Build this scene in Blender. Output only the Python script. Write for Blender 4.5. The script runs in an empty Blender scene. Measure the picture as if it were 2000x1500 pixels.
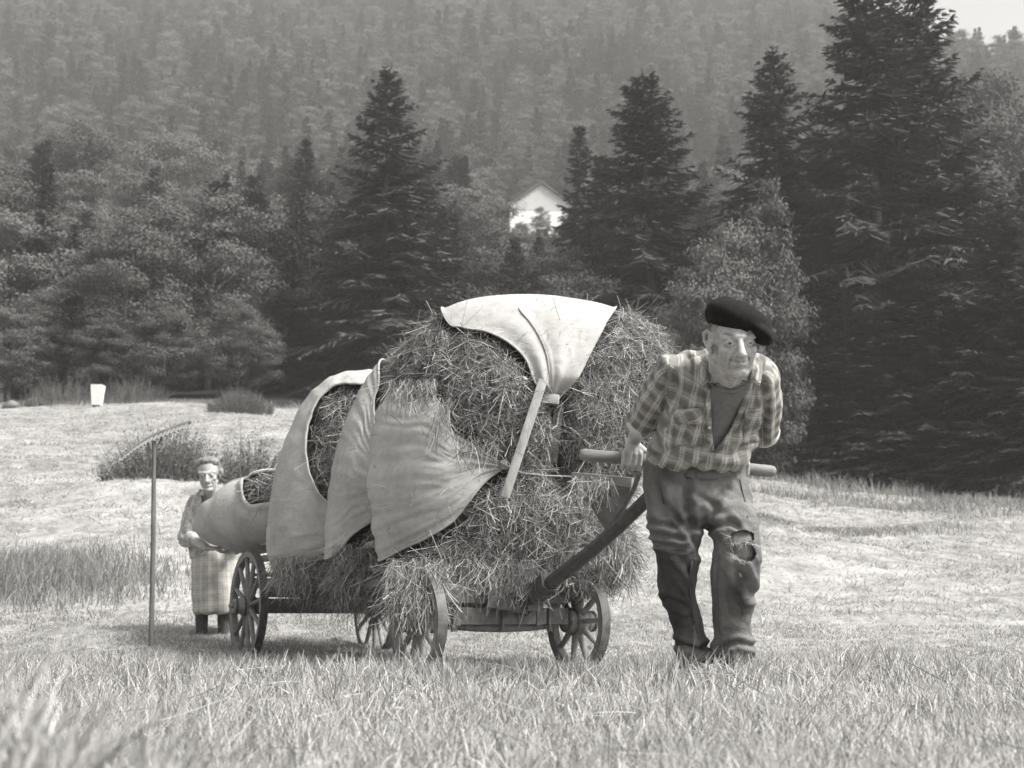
import bpy, bmesh, math, random
import numpy as np
from mathutils import Vector, Matrix, noise as mnoise
from mathutils.bvhtree import BVHTree

SC = bpy.context.scene
COL = SC.collection
R = math.radians

# ------------------------------------------------------------------ camera
FPX = 2500.0                       # focal length in photo pixels (photo 2000 x 1500)
PITCH = math.atan((1208 - 750) / FPX)
CAMH = 0.25
cam_d = bpy.data.cameras.new('camera')
cam_d.sensor_width = 36.0
cam_d.lens = 36.0 * FPX / 2000.0
cam_d.clip_start = 0.05
cam_d.clip_end = 4000
cam_d.dof.use_dof = True
cam_d.dof.focus_distance = 5.3
cam_d.dof.aperture_fstop = 5.8
cam = bpy.data.objects.new('camera', cam_d)
cam.location = (0, 0, CAMH)
cam.rotation_euler = (math.pi / 2 + PITCH, 0, 0)
COL.objects.link(cam)
SC.camera = cam

# ------------------------------------------------------------------ sky and sun
SUN_EL, SUN_AZ = R(52), R(116)      # azimuth clockwise from +Y: high veiled sun on the right
w = bpy.data.worlds.new('World')
SC.world = w
w.use_nodes = True
nt = w.node_tree
nt.nodes.clear()
o_ = nt.nodes.new('ShaderNodeOutputWorld')
b_ = nt.nodes.new('ShaderNodeBackground')
b_.inputs['Strength'].default_value = 0.12
s_ = nt.nodes.new('ShaderNodeTexSky')
s_.sky_type = 'NISHITA'
s_.sun_disc = False
s_.sun_elevation = SUN_EL
s_.sun_rotation = SUN_AZ
s_.air_density = 1.0
s_.dust_density = 4.0
bw_ = nt.nodes.new('ShaderNodeRGBToBW')
nt.links.new(s_.outputs[0], bw_.inputs[0])
nt.links.new(bw_.outputs[0], b_.inputs['Color'])
nt.links.new(b_.outputs[0], o_.inputs[0])
sun_d = bpy.data.lights.new('sun', 'SUN')
sun_d.energy = 2.4
sun_d.angle = R(17)
sun_d.color = (1.0, 0.985, 0.96)
sun = bpy.data.objects.new('sun', sun_d)
sv = Vector((math.sin(SUN_AZ) * math.cos(SUN_EL), math.cos(SUN_AZ) * math.cos(SUN_EL), math.sin(SUN_EL)))
sun.rotation_euler = sv.to_track_quat('Z', 'Y').to_euler()
sun.location = sv * 50
COL.objects.link(sun)
SC.view_settings.view_transform = 'Standard'
SC.view_settings.look = 'None'
SC.view_settings.exposure = 1.55
SC.view_settings.gamma = 1.0
SC.cycles.max_bounces = 6
SC.cycles.diffuse_bounces = 3
SC.cycles.glossy_bounces = 2
SC.cycles.transmission_bounces = 3
SC.cycles.transparent_max_bounces = 8
SC.cycles.volume_bounces = 0
SC.cycles.use_denoising = True

# ------------------------------------------------------------------ helpers
CP, SP = math.cos(PITCH), math.sin(PITCH)
def ray(px, py):
    a = (px - 1000) / FPX
    b = (750 - py) / FPX
    return Vector((a, CP - b * SP, SP + b * CP))
def W(px, py, Y):
    """a spot of the place: the photo's column and row, and its true distance Y in metres"""
    d = ray(px, py)
    return Vector((0, 0, CAMH)) + d * (Y / d.y)
def proj(V):
    V = np.asarray(V, float).reshape(-1, 3)
    z = V[:, 2] - CAMH
    dep = V[:, 1] * CP + z * SP
    up = -V[:, 1] * SP + z * CP
    return np.stack([1000 + FPX * V[:, 0] / dep, 750 - FPX * up / dep], 1)

def np_mesh(name, V, F, smooth=False):
    V = np.ascontiguousarray(V, dtype=np.float32); F = np.ascontiguousarray(F, dtype=np.int32)
    me = bpy.data.meshes.new(name)
    M, k = F.shape
    me.vertices.add(len(V)); me.vertices.foreach_set('co', V.ravel())
    me.loops.add(M * k); me.loops.foreach_set('vertex_index', F.ravel())
    me.polygons.add(M); me.polygons.foreach_set('loop_start', np.arange(0, M * k, k, dtype=np.int32))
    me.update(calc_edges=True)
    if smooth:
        me.polygons.foreach_set('use_smooth', np.ones(M, dtype=bool))
    return me

def link(name, me, m=None, parent=None, loc=None):
    o = bpy.data.objects.new(name, me)
    COL.objects.link(o)
    if m is not None and not me.materials:
        me.materials.append(m)
    if parent is not None:
        o.parent = parent
    if loc is not None:
        o.location = loc
    return o

def tag(o, label=None, cat=None, group=None, kind=None):
    if label: o['label'] = label
    if cat: o['category'] = cat
    if group: o['group'] = group
    if kind: o['kind'] = kind
    return o

def thing(name, label, cat, loc=(0, 0, 0), group=None):
    o = bpy.data.objects.new(name, None)
    COL.objects.link(o)
    o.location = loc
    o.empty_display_size = 0.1
    return tag(o, label, cat, group)

class MB:
    """collects simple shapes and links them as ONE mesh object"""
    def __init__(s): s.v = []; s.f = []; s.n = 0
    def add(s, V, F):
        V = [tuple(p) for p in V]
        s.v += V
        s.f += [tuple(i + s.n for i in f) for f in F]
        s.n += len(V)
    def box(s, c, ax, ay, az, bev=0.0):
        c, ax, ay, az = Vector(c), Vector(ax), Vector(ay), Vector(az)
        bm = bmesh.new()
        vs = [bm.verts.new(c + ax * i + ay * j + az * k) for i in (-1, 1) for j in (-1, 1) for k in (-1, 1)]
        for q in ((0, 1, 3, 2), (4, 6, 7, 5), (0, 4, 5, 1), (2, 3, 7, 6), (0, 2, 6, 4), (1, 5, 7, 3)):
            bm.faces.new([vs[i] for i in q])
        if bev > 0:
            bmesh.ops.bevel(bm, geom=bm.edges[:], offset=bev, segments=2, profile=0.6, affect='EDGES')
        bm.verts.index_update()
        s.add([v.co for v in bm.verts], [[v.index for v in f.verts] for f in bm.faces])
        bm.free()
    def beam(s, p0, p1, wid, hei, up=(0, 0, 1), bev=0.004):
        p0, p1 = Vector(p0), Vector(p1)
        d = p1 - p0
        u = Vector(up); side = d.cross(u).normalized(); u2 = side.cross(d).normalized()
        s.box((p0 + p1) / 2, d / 2, side * wid / 2, u2 * hei / 2, bev)
    def tube(s, pts, rad, n=10, cap=True, flat=None):
        pts = [Vector(p) for p in pts]
        rad = rad if hasattr(rad, '__len__') else [rad] * len(pts)
        t0 = (pts[1] - pts[0]).normalized()
        ref = Vector((0, 0, 1)) if abs(t0.z) < 0.9 else Vector((0, 1, 0))
        V = []; F = []
        a = t0.cross(ref).normalized()
        for i, p in enumerate(pts):
            t = (pts[min(i + 1, len(pts) - 1)] - pts[max(i - 1, 0)]).normalized()
            a = (a - t * a.dot(t)).normalized(); b = t.cross(a)
            for k in range(n):
                g = 2 * math.pi * k / n
                V.append(p + (a * math.cos(g) + b * math.sin(g)) * rad[i])
        for i in range(len(pts) - 1):
            for k in range(n):
                F.append((i * n + k, i * n + (k + 1) % n, (i + 1) * n + (k + 1) % n, (i + 1) * n + k))
        if cap:
            F.append(tuple(range(n))[::-1]); F.append(tuple(range((len(pts) - 1) * n, len(pts) * n)))
        s.add(V, F)
    def lathe(s, c, axis, prof, n=32, closed=False):
        """prof = (distance along the axis, radius)"""
        c, ax = Vector(c), Vector(axis).normalized()
        ref = Vector((0, 0, 1)) if abs(ax.z) < 0.9 else Vector((1, 0, 0))
        a = ax.cross(ref).normalized(); b = ax.cross(a)
        V = []; F = []
        m = len(prof)
        for (h, r) in prof:
            for k in range(n):
                g = 2 * math.pi * k / n
                V.append(c + ax * h + (a * math.cos(g) + b * math.sin(g)) * r)
        for i in range(m if closed else m - 1):
            j = (i + 1) % m
            for k in range(n):
                F.append((i * n + k, i * n + (k + 1) % n, j * n + (k + 1) % n, j * n + k))
        if not closed:
            F.append(tuple(range(n))[::-1]); F.append(tuple(range((m - 1) * n, m * n)))
        s.add(V, F)
    def build(s, name, m, parent=None, smooth=False, origin=None):
        me = bpy.data.meshes.new(name)
        V = s.v
        if origin is not None:
            V = [tuple(Vector(p) - Vector(origin)) for p in V]
        me.from_pydata(V, [], s.f)
        me.update()
        bm = bmesh.new(); bm.from_mesh(me); bmesh.ops.recalc_face_normals(bm, faces=bm.faces[:]); bm.to_mesh(me); bm.free()
        if smooth:
            me.polygons.foreach_set('use_smooth', np.ones(len(me.polygons), dtype=bool))
            if hasattr(me, 'set_sharp_from_angle'):
                me.set_sharp_from_angle(angle=R(40))
        return link(name, me, m, parent, origin)

# ------------------------------------------------------------------ materials (a warm black-and-white print: every surface is a warm grey)
TINT = (1.024, 1.0, 0.958)
def grey(v): return (min(1, v * TINT[0]), v * TINT[1], v * TINT[2], 1)
def nodes_of(m):
    m.use_nodes = True
    return m.node_tree, m.node_tree.nodes['Principled BSDF']
def ramp(nt, fac, stops):
    r = nt.nodes.new('ShaderNodeValToRGB')
    e = r.color_ramp.elements
    while len(e) > 1: e.remove(e[-1])
    e[0].position = stops[0][0]; e[0].color = grey(stops[0][1])
    for p, v in stops[1:]:
        x = e.new(p); x.color = grey(v)
    nt.links.new(fac, r.inputs[0])
    return r.outputs[0]
def nz(nt, vec, scale, detail=4.0, rough=0.6, dist=0.0):
    n = nt.nodes.new('ShaderNodeTexNoise')
    n.inputs['Scale'].default_value = scale; n.inputs['Detail'].default_value = detail
    n.inputs['Roughness'].default_value = rough; n.inputs['Distortion'].default_value = dist
    if vec is not None: nt.links.new(vec, n.inputs['Vector'])
    return n.outputs['Fac']
def coords(nt, kind='Object', scale=None):
    t = nt.nodes.new('ShaderNodeTexCoord').outputs[kind]
    if scale is not None:
        mp = nt.nodes.new('ShaderNodeMapping'); mp.inputs['Scale'].default_value = scale
        nt.links.new(t, mp.inputs['Vector']); t = mp.outputs[0]
    return t
def mth(nt, op, a, b=None, c=None):
    n = nt.nodes.new('ShaderNodeMath'); n.operation = op
    for i, x in enumerate((a, b, c)):
        if x is None: continue
        if isinstance(x, (int, float)): n.inputs[i].default_value = x
        else: nt.links.new(x, n.inputs[i])
    return n.outputs[0]
def bump(nt, bsdf, h, strength=0.4, dist=0.01):
    b = nt.nodes.new('ShaderNodeBump'); b.inputs['Strength'].default_value = strength; b.inputs['Distance'].default_value = dist
    nt.links.new(h, b.inputs['Height']); nt.links.new(b.outputs[0], bsdf.inputs['Normal'])
def mixc(nt, fac, a, b):
    n = nt.nodes.new('ShaderNodeMix'); n.data_type = 'RGBA'
    nt.links.new(fac, n.inputs[0])
    for i, x in ((6, a), (7, b)):
        if isinstance(x, (int, float)): n.inputs[i].default_value = grey(x)
        else: nt.links.new(x, n.inputs[i])
    return n.outputs[2]
def mat_mottle(name, lo, hi, scale=8, rough=0.8, bmp=0.3, bdist=0.005, stretch=None, spec=0.3, fine=None):
    m = bpy.data.materials.new(name); nt, p = nodes_of(m)
    c = coords(nt, 'Object', stretch)
    n = nz(nt, c, scale, 6, 0.62, 0.3)
    nt.links.new(ramp(nt, n, [(0.3, lo), (0.7, hi)]), p.inputs['Base Color'])
    p.inputs['Roughness'].default_value = rough
    p.inputs['Specular IOR Level'].default_value = spec
    h = n if fine is None else nz(nt, c, fine, 4, 0.7)
    if bmp: bump(nt, p, h, bmp, bdist)
    return m
def mat_leaf(name, lo, hi, rough=0.75, spec=0.15, trans=0.0, objvar=0.0, skew=None):
    """every leaf or stalk has its own tone"""
    m = bpy.data.materials.new(name); nt, p = nodes_of(m)
    g = nt.nodes.new('ShaderNodeNewGeometry')
    f = g.outputs['Random Per Island']
    if objvar:
        oi = nt.nodes.new('ShaderNodeObjectInfo')
        f = mth(nt, 'ADD', mth(nt, 'MULTIPLY', f, 1 - objvar), mth(nt, 'MULTIPLY', oi.outputs['Random'], objvar))
    c = ramp(nt, f, skew or [(0.0, lo), (1.0, hi)])
    nt.links.new(c, p.inputs['Base Color'])
    p.inputs['Roughness'].default_value = rough
    p.inputs['Specular IOR Level'].default_value = spec
    if trans:
        t = nt.nodes.new('ShaderNodeBsdfTranslucent'); nt.links.new(c, t.inputs['Color'])
        mx = nt.nodes.new('ShaderNodeMixShader'); mx.inputs[0].default_value = trans
        out = nt.nodes['Material Output']
        nt.links.new(p.outputs[0], mx.inputs[1]); nt.links.new(t.outputs[0], mx.inputs[2]); nt.links.new(mx.outputs[0], out.inputs[0])
    return m
def mat_wood(name, lo, hi, scale=6, stretch=(1, 1, 1)):
    m = bpy.data.materials.new(name); nt, p = nodes_of(m)
    c = coords(nt, 'Object', stretch)
    n = nz(nt, c, scale, 8, 0.65, 1.2)
    n2 = nz(nt, c, scale * 5, 5, 0.7, 0.4)
    f = mth(nt, 'ADD', mth(nt, 'MULTIPLY', n, 0.6), mth(nt, 'MULTIPLY', n2, 0.4))
    nt.links.new(ramp(nt, f, [(0.32, lo), (0.5, (lo + hi) / 2), (0.68, hi)]), p.inputs['Base Color'])
    p.inputs['Roughness'].default_value = 0.75
    p.inputs['Specular IOR Level'].default_value = 0.3
    bump(nt, p, f, 0.5, 0.004)
    return m
# ------------------------------------------------------------------ the lie of the land
def sstep(a, b, x):
    t = np.clip((np.asarray(x, float) - a) / (b - a), 0, 1); return t * t * (3 - 2 * t)
def splus(x, k): return np.logaddexp(0, np.asarray(x, float) / k) * k
def gz(x, y):
    x = np.asarray(x, float); y = np.asarray(y, float)
    ang = x / np.maximum(y, 4)
    sl = 0.205 - 0.083 * sstep(-0.25, 0.35, ang)
    z = sl * splus(y - 9.6, 0.8)
    z = z + (0.36 - sl) * splus(y - 60, 4) + 0.36 * splus(y - 195, 10)
    cap = 262 - 119 * sstep(62, 128, x)
    z = -np.logaddexp(-z / 6, -cap / 6) * 6
    far = sstep(60, 110, y)
    z = z + far * (2.2 * np.sin(x * 0.05 + 1) * np.cos(y * 0.04) + 1.2 * np.sin(x * 0.11 + y * 0.07))
    mid = sstep(11, 16, y) * (1 - sstep(55, 70, y))
    z = z + mid * (0.10 * np.sin(x * 0.55 + y * 0.31) + 0.06 * np.sin(x * 1.3 - y * 0.9) + 0.16 * np.exp(-((y - 24.5 - 0.12 * x) / 0.8) ** 2) * sstep(2, 4, x))
    # the bank and the wet hollow behind the woman
    z = z + 0.30 * np.exp(-((x + 5.6) / 2.6) ** 2 - ((y - 19.5) / 1.1) ** 2) - 0.25 * np.exp(-((x + 4.8) / 2.4) ** 2 - ((y - 22.0) / 1.6) ** 2)
    # tussocky bank close to the camera, on the left
    z = z + 0.21 * np.exp(-((x + 0.64) / 0.36) ** 2 - ((y - 1.0) / 0.36) ** 2)
    z = z + 0.03 * np.exp(-((x - 0.85) / 0.6) ** 2 - ((y - 5.0) / 0.6) ** 2)
    z = z - 0.035 * sstep(5.4, 6.2, y) * (1 - sstep(9.5, 11, y))
    return z
def land():
    ys = np.concatenate([np.linspace(-8, 0.2, 14), np.linspace(0.4, 14, 110), np.geomspace(14.15, 560, 190)])
    us = np.linspace(-1, 1, 221)
    yy, uu = np.meshgrid(ys, us, indexing='ij')
    half = 9 + 0.95 * np.maximum(yy, 0)
    xx = uu * half
    zz = gz(xx, yy)
    rng = np.random.default_rng(3)
    zz += (yy < 14) * rng.normal(0, 0.006, zz.shape) + ((yy >= 14) & (yy < 56)) * rng.normal(0, 0.012, zz.shape)
    V = np.stack([xx, yy, zz], -1).reshape(-1, 3)
    n, m = yy.shape
    i = np.arange(n * m).reshape(n, m)
    F = np.stack([i[:-1, :-1], i[:-1, 1:], i[1:, 1:], i[1:, :-1]], -1).reshape(-1, 4)
    me = np_mesh('ground', V, F, True)
    mt = bpy.data.materials.new('meadow_ground'); nt, p = nodes_of(mt)
    g = nt.nodes.new('ShaderNodeNewGeometry').outputs['Position']
    mp = nt.nodes.new('ShaderNodeMapping'); mp.inputs['Scale'].default_value = (1, 0.6, 1); nt.links.new(g, mp.inputs[0])
    n1 = nz(nt, mp.outputs[0], 2.6, 8, 0.72, 0.6)
    n2 = nz(nt, mp.outputs[0], 0.35, 4, 0.55)
    n3 = nz(nt, g, 17, 5, 0.75)
    f = mth(nt, 'ADD', mth(nt, 'ADD', mth(nt, 'MULTIPLY', n1, 0.5), mth(nt, 'MULTIPLY', n2, 0.2)), mth(nt, 'MULTIPLY', n3, 0.3))
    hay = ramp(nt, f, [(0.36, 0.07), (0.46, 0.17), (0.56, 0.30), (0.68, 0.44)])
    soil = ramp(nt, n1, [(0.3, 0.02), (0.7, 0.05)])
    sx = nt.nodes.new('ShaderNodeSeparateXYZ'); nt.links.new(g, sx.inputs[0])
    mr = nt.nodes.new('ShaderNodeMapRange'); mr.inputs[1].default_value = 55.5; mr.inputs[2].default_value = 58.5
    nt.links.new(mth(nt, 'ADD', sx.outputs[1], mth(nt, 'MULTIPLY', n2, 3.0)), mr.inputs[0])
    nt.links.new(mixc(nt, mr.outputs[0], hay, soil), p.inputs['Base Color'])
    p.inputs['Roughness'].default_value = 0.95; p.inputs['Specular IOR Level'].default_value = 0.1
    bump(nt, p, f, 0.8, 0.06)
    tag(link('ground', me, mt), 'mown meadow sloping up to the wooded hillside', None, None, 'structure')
land()

# ------------------------------------------------------------------ blades, stalks and leaves
def ribbons(P, D, L, Wd, bend, seg=3, taper=True, roll=None, rng=None):
    """N curved ribbons: base P, direction D (unit), length L, width Wd, bend vector added along the length squared"""
    N = len(P)
    if roll is None:
        roll = rng.normal(size=(N, 3))
    S = np.cross(D, roll); S /= np.linalg.norm(S, axis=1, keepdims=True) + 1e-9
    rows = []
    for k in range(seg + 1):
        t = k / seg
        c = P + D * (L * t)[:, None] + bend * (L * t * t)[:, None]
        wk = Wd * ((1 - 0.85 * t ** 1.5) if taper else 1.0) * 0.5
        rows.append(c - S * wk[:, None]); rows.append(c + S * wk[:, None])
    V = np.stack(rows, 1).reshape(-1, 3)
    base = (np.arange(N) * 2 * (seg + 1))[:, None]
    F = np.concatenate([base + np.array([2 * k, 2 * k + 1, 2 * k + 3, 2 * k + 2]) for k in range(seg)], 0)
    return V, F

def grass_patch(name, rng, xs, ys, h, wd, lean, label, m, seg=3):
    N = len(xs)
    P = np.stack([xs, ys, gz(xs, ys) - 0.01], 1)
    az = rng.uniform(0, 2 * np.pi, N)
    D = np.stack([np.cos(az) * lean, np.sin(az) * lean, np.ones(N)], 1); D /= np.linalg.norm(D, axis=1, keepdims=True)
    az2 = az + rng.normal(0, 0.8, N); bd = np.abs(rng.normal(0.25, 0.22, N))
    B = np.stack([np.cos(az2) * bd, np.sin(az2) * bd, -0.45 * bd], 1)
    roll = np.stack([rng.normal(0, 0.5, N), -np.ones(N), rng.normal(0, .2, N)], 1)
    V, F = ribbons(P, D, h, wd, B, seg, True, roll, rng)
    o = link(name, np_mesh(name, V, F), m)
    return tag(o, label, None, None, 'stuff')

M_GRASS = mat_leaf('grass_blades', 0, 0, 0.6, 0.3, 0.35, 0, [(0, .12), (.5, .33), (1, .66)])
M_STUB = mat_leaf('hay_stubble', 0.12, 0.55, 0.8, 0.2, 0.25)
M_TALL = mat_leaf('tall_grass', 0.14, 0.34, 0.8, 0.2, 0.3)
M_WEED = mat_leaf('weed_leaves', 0.06, 0.16, 0.8, 0.2, 0.2)
def wedge(rng, n, y0, y1, k=0.46, pad=0.35, power=1.0):
    y = (y0 ** 2 + rng.uniform(0, 1, n) * (y1 ** 2 - y0 ** 2)) ** 0.5
    x = rng.uniform(-1, 1, n) * (k * y + pad)
    return x, y
def patchy(x, y, f, seed):
    return np.array([mnoise.noise(Vector((a * f, b * f, seed))) for a, b in zip(x, y)])
def meadow():
    rng = np.random.default_rng(11)
    # long grass round the camera and the cart
    x1, y1 = wedge(rng, 60000, 0.62, 3.6)
    x2, y2 = wedge(rng, 190000, 3.4, 11.0, 0.46, 0.6)
    x = np.concatenate([x1, x2]); y = np.concatenate([y1, y2])
    pn = patchy(x, y, 1.6, 0.0) ; pn2 = patchy(x, y, 6.0, 4.0)
    keep = rng.uniform(0, 1, len(x)) < np.clip(0.70 + 1.1 * pn2, 0.10, 1)
    # bare wheel ruts
    x, y, pn, pn2 = x[keep], y[keep], pn[keep], pn2[keep]
    N = len(x)
    h = (0.056 + 0.03 * pn + 0.026 * pn2) * rng.uniform(0.5, 1.35, N) * (1 - 0.5 * sstep(7.5, 9.0, y)) * (1 + 0.75 * np.exp(-((y - 5.2) / 0.8) ** 2))
    h = np.where(rng.uniform(0, 1, N) < 0.02, h * 1.4, h)
    h = np.clip(h, 0.03, 0.2) * (1 + .5 * np.exp(-((x + 0.5) / .4) ** 2 - ((y - 1.1) / .6) ** 2))
    wd = rng.uniform(0.0025, 0.0055, N) * np.clip(y / 4, 0.8, 1.4)
    lean = np.abs(rng.normal(0.2, 0.35, N))
    grass_patch('grass', rng, x, y, h, wd, lean, 'long pale grass in the foreground', M_GRASS)
    # dry stalks lying between the blades
    n = 2500
    x, y = wedge(rng, n, 1.0, 11.0)
    P = np.stack([x, y, gz(x, y) + rng.uniform(0.01, 0.06, n)], 1)
    az = rng.uniform(0, 2 * np.pi, n)
    D = np.stack([np.cos(az), np.sin(az), rng.normal(0.1, 0.25, n)], 1); D /= np.linalg.norm(D, axis=1, keepdims=True)
    V, F = ribbons(P, D, rng.uniform(0.05, 0.2, n), rng.uniform(0.002, 0.004, n), rng.normal(0, 0.12, (n, 3)), 3, True, None, rng)
    tag(link('dry_stalks', np_mesh('dry_stalks', V, F), M_STUB), 'dry stalks lying among the foreground grass', None, None, 'stuff')
    # stubble and left-over hay up the meadow
    n = 170000
    yq = 10.2 * (57 / 10.2) ** (rng.uniform(0, 1, n) ** 0.8)
    xq = rng.uniform(-1, 1, n) * (0.46 * yq + 1)
    pn = patchy(xq, yq * 0.55, 1.1, 9.0)
    keep = rng.uniform(0, 1, n) < np.clip(0.55 + 1.1 * pn, 0.1, 1)
    xq, yq = xq[keep], yq[keep]; n = len(xq)
    h = rng.uniform(0.03, 0.085, n); wd = rng.uniform(0.004, 0.008, n) * np.clip(yq / 11, 1, 3.5)
    lean = np.abs(rng.normal(0.7, 0.9, n))
    grass_patch('stubble', rng, xq, yq, h, wd, lean, 'mown stubble and hay wisps on the meadow', M_STUB, 2)
    # uncut strips
    xs, ys = [], []
    hh = []
    def strip(n, x0, x1, y0, y1, h0, h1):
        a = rng.normal(.5, .24, n); b = rng.normal(.5, .26, n)
        yy = y0 + (y1 - y0) * b; xx = x0 + (x1 - x0) * a
        xs.append(xx); ys.append(yy); hh.append(rng.uniform(h0, h1, n))
    strip(12000, -7.6, -3.0, 10.9, 13.6, 0.14, 0.44)
    x = xs[0]; hh[0] = hh[0] * np.clip((-2.6 - x) / 2.2, 0.1, 1)
    strip(7000, 5.5, 24, 34, 43, 0.15, 0.4)
    strip(16000, 9, 30, 46, 57, 0.2, 0.75)
    strip(2600, 3.6, 8.5, 24.2, 25.4, 0.08, 0.26)
    strip(3000, -26, -7, 54.5, 57, 0.1, 0.3)
    for i, (xx, yy) in enumerate(zip(xs, ys)):      # ragged, thinning edges
        nn = patchy(xx, yy, 0.45, 3.0 + i)
        hh[i] = hh[i] * np.clip(0.65 + 1.3 * nn, 0.1, 1.2)
    xs = np.concatenate(xs); ys = np.concatenate(ys); hh = np.concatenate(hh); n = len(xs)
    grass_patch('tall_grass', rng, xs, ys, hh, rng.uniform(0.006, 0.012, n) * np.clip(ys / 14, 1, 3), np.abs(rng.normal(0.1, 0.15, n)), 'uncut taller grass in strips across the meadow', M_TALL)
meadow()
# ------------------------------------------------------------------ trees
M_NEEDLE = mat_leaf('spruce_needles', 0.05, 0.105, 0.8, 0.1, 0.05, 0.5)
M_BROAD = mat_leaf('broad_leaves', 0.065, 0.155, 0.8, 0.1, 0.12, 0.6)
M_FARNEEDLE = mat_leaf('far_spruce_needles', 0.065, 0.13, 0.8, 0.15, 0.12, 0.5)  # paler than the near needles: distance haze partly put into the colour
M_BARK = mat_mottle('bark', 0.05, 0.14, 14, 0.9, 0.8, 0.03, (1, 1, 0.25))
M_PALEBARK = mat_mottle('pale_bark', 0.16, 0.32, 14, 0.9, 0.6, 0.02, (1, 1, 0.3))

def cards(P, D, S, w0, w1):
    N = len(P)
    V = np.stack([P - S * w0[:, None], P + S * w0[:, None], P + D + S * w1[:, None], P + D - S * w1[:, None]], 1).reshape(-1, 3)
    F = np.arange(N * 4).reshape(N, 4)
    return V, F

def spruce(name, seed, H=16.0, Rr=3.4, step=0.125, whorl=0.36, bare=0.05, cw=0.047, pw=0.8, two=False):
    rng = np.random.default_rng(seed)
    P, D, S, W0, W1 = [], [], [], [], []
    z = H * bare
    while z < H * 0.985:
        f = z / H
        nb = int(rng.integers(5, 9)) if f < 0.9 else 5
        lobe = rng.uniform(0.86, 1.08)
        for k in range(nb):
            if rng.uniform() < 0.10 and f < 0.9: continue
            az = rng.uniform(0, 2 * np.pi)
            L = Rr * (1 - f) ** pw * lobe * rng.uniform(0.72, 1.15) * min(1, 0.55 + 3.2 * f) + 0.18
            el = math.tan(R(-18 + 52 * f ** 1.5 + rng.normal(0, 7)))
            dr = rng.uniform(0.18, 0.36) * (1 - 0.7 * f); up = rng.uniform(0.05, 0.2)
            h = np.array([math.cos(az), math.sin(az), 0]); sd = np.array([-math.sin(az), math.cos(az), 0])
            n = max(4, int(L / step))
            t = (np.arange(n) + rng.uniform(0, 1, n)) / n * 0.95 + 0.05
            c = h[None] * (L * t)[:, None]
            c[:, 2] += z + L * (el * t - dr * t * t + up * t ** 3)
            tl = (0.30 * L * (1 - t) ** 0.8 * np.minimum(1, 0.35 + 1.6 * t) + 0.20) * rng.uniform(0.7, 1.3, n)
            for sgn in (-1, 1, 0):
                a = rng.uniform(0.7, 1.2, n) if sgn else rng.uniform(-0.25, 0.25, n)
                d = h[None] * np.cos(a)[:, None] + (sgn if sgn else 1) * sd[None] * np.sin(a)[:, None]
                d[:, 2] += el * 0.6 - rng.uniform(0.05, 0.6, n)
                d /= np.linalg.norm(d, axis=1, keepdims=True)
                d *= tl[:, None] * (1.0 if sgn else 0.9)
                s = np.cross(d, np.array([0, 0, 1.0]) + rng.normal(0, 0.45, (n, 3)))
                s /= np.linalg.norm(s, axis=1, keepdims=True) + 1e-9
                P.append(c); D.append(d); S.append(s)
                ww = cw * rng.uniform(0.7, 1.4, n)
                W0.append(ww); W1.append(ww * 0.35)
        z += whorl * rng.uniform(0.7, 1.3) * (1 - 0.45 * f)
    # leader
    n = 8
    P.append(np.stack([rng.normal(0, .02, n), rng.normal(0, .02, n), rng.uniform(H * .94, H * .99, n)], 1))
    D.append(np.stack([rng.normal(0, .12, n), rng.normal(0, .12, n), rng.uniform(.3, .7, n)], 1))
    S.append(rng.normal(0, 1, (n, 3)) * 0.7); W0.append(np.full(n, .05)); W1.append(np.full(n, .015))
    V, F = cards(np.concatenate(P), np.concatenate(D), np.concatenate(S), np.concatenate(W0), np.concatenate(W1))
    return np_mesh(name, V, F)
def trunk_mesh(name, H, r0, seed, limbs=0, crown0=0.35, spread=2.0, lean=0.02):
    rng = random.Random(seed); b = MB()
    pts = []; x = y = 0
    for k in range(9):
        t = k / 8
        pts.append((x, y, -0.3 + t * H)); x += rng.gauss(0, lean) * H / 8; y += rng.gauss(0, lean) * H / 8
    b.tube(pts, [r0 * (1.25 if k == 0 else 1) * (1 - 0.9 * k / 8) + 0.015 for k in range(9)], 8)
    for i in range(limbs):
        t = rng.uniform(crown0, 0.8); k = int(t * 8); p = Vector(pts[k])
        a = rng.uniform(0, 6.28); L = spread * rng.uniform(0.5, 1.0)
        q = [p]
        for j in range(1, 5):
            q.append(p + Vector((math.cos(a) * L * j / 4, math.sin(a) * L * j / 4, L * (0.75 * j / 4 - 0.1 * (j / 4) ** 2) + rng.gauss(0, .05))))
        b.tube(q, [r0 * 0.45 * (1 - t * .5) * (1 - 0.8 * j / 4) + 0.012 for j in range(5)], 6)
    me = bpy.data.meshes.new(name); me.from_pydata(b.v, [], b.f); me.update()
    me.polygons.foreach_set('use_smooth', np.ones(len(me.polygons), dtype=bool))
    return me
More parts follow.
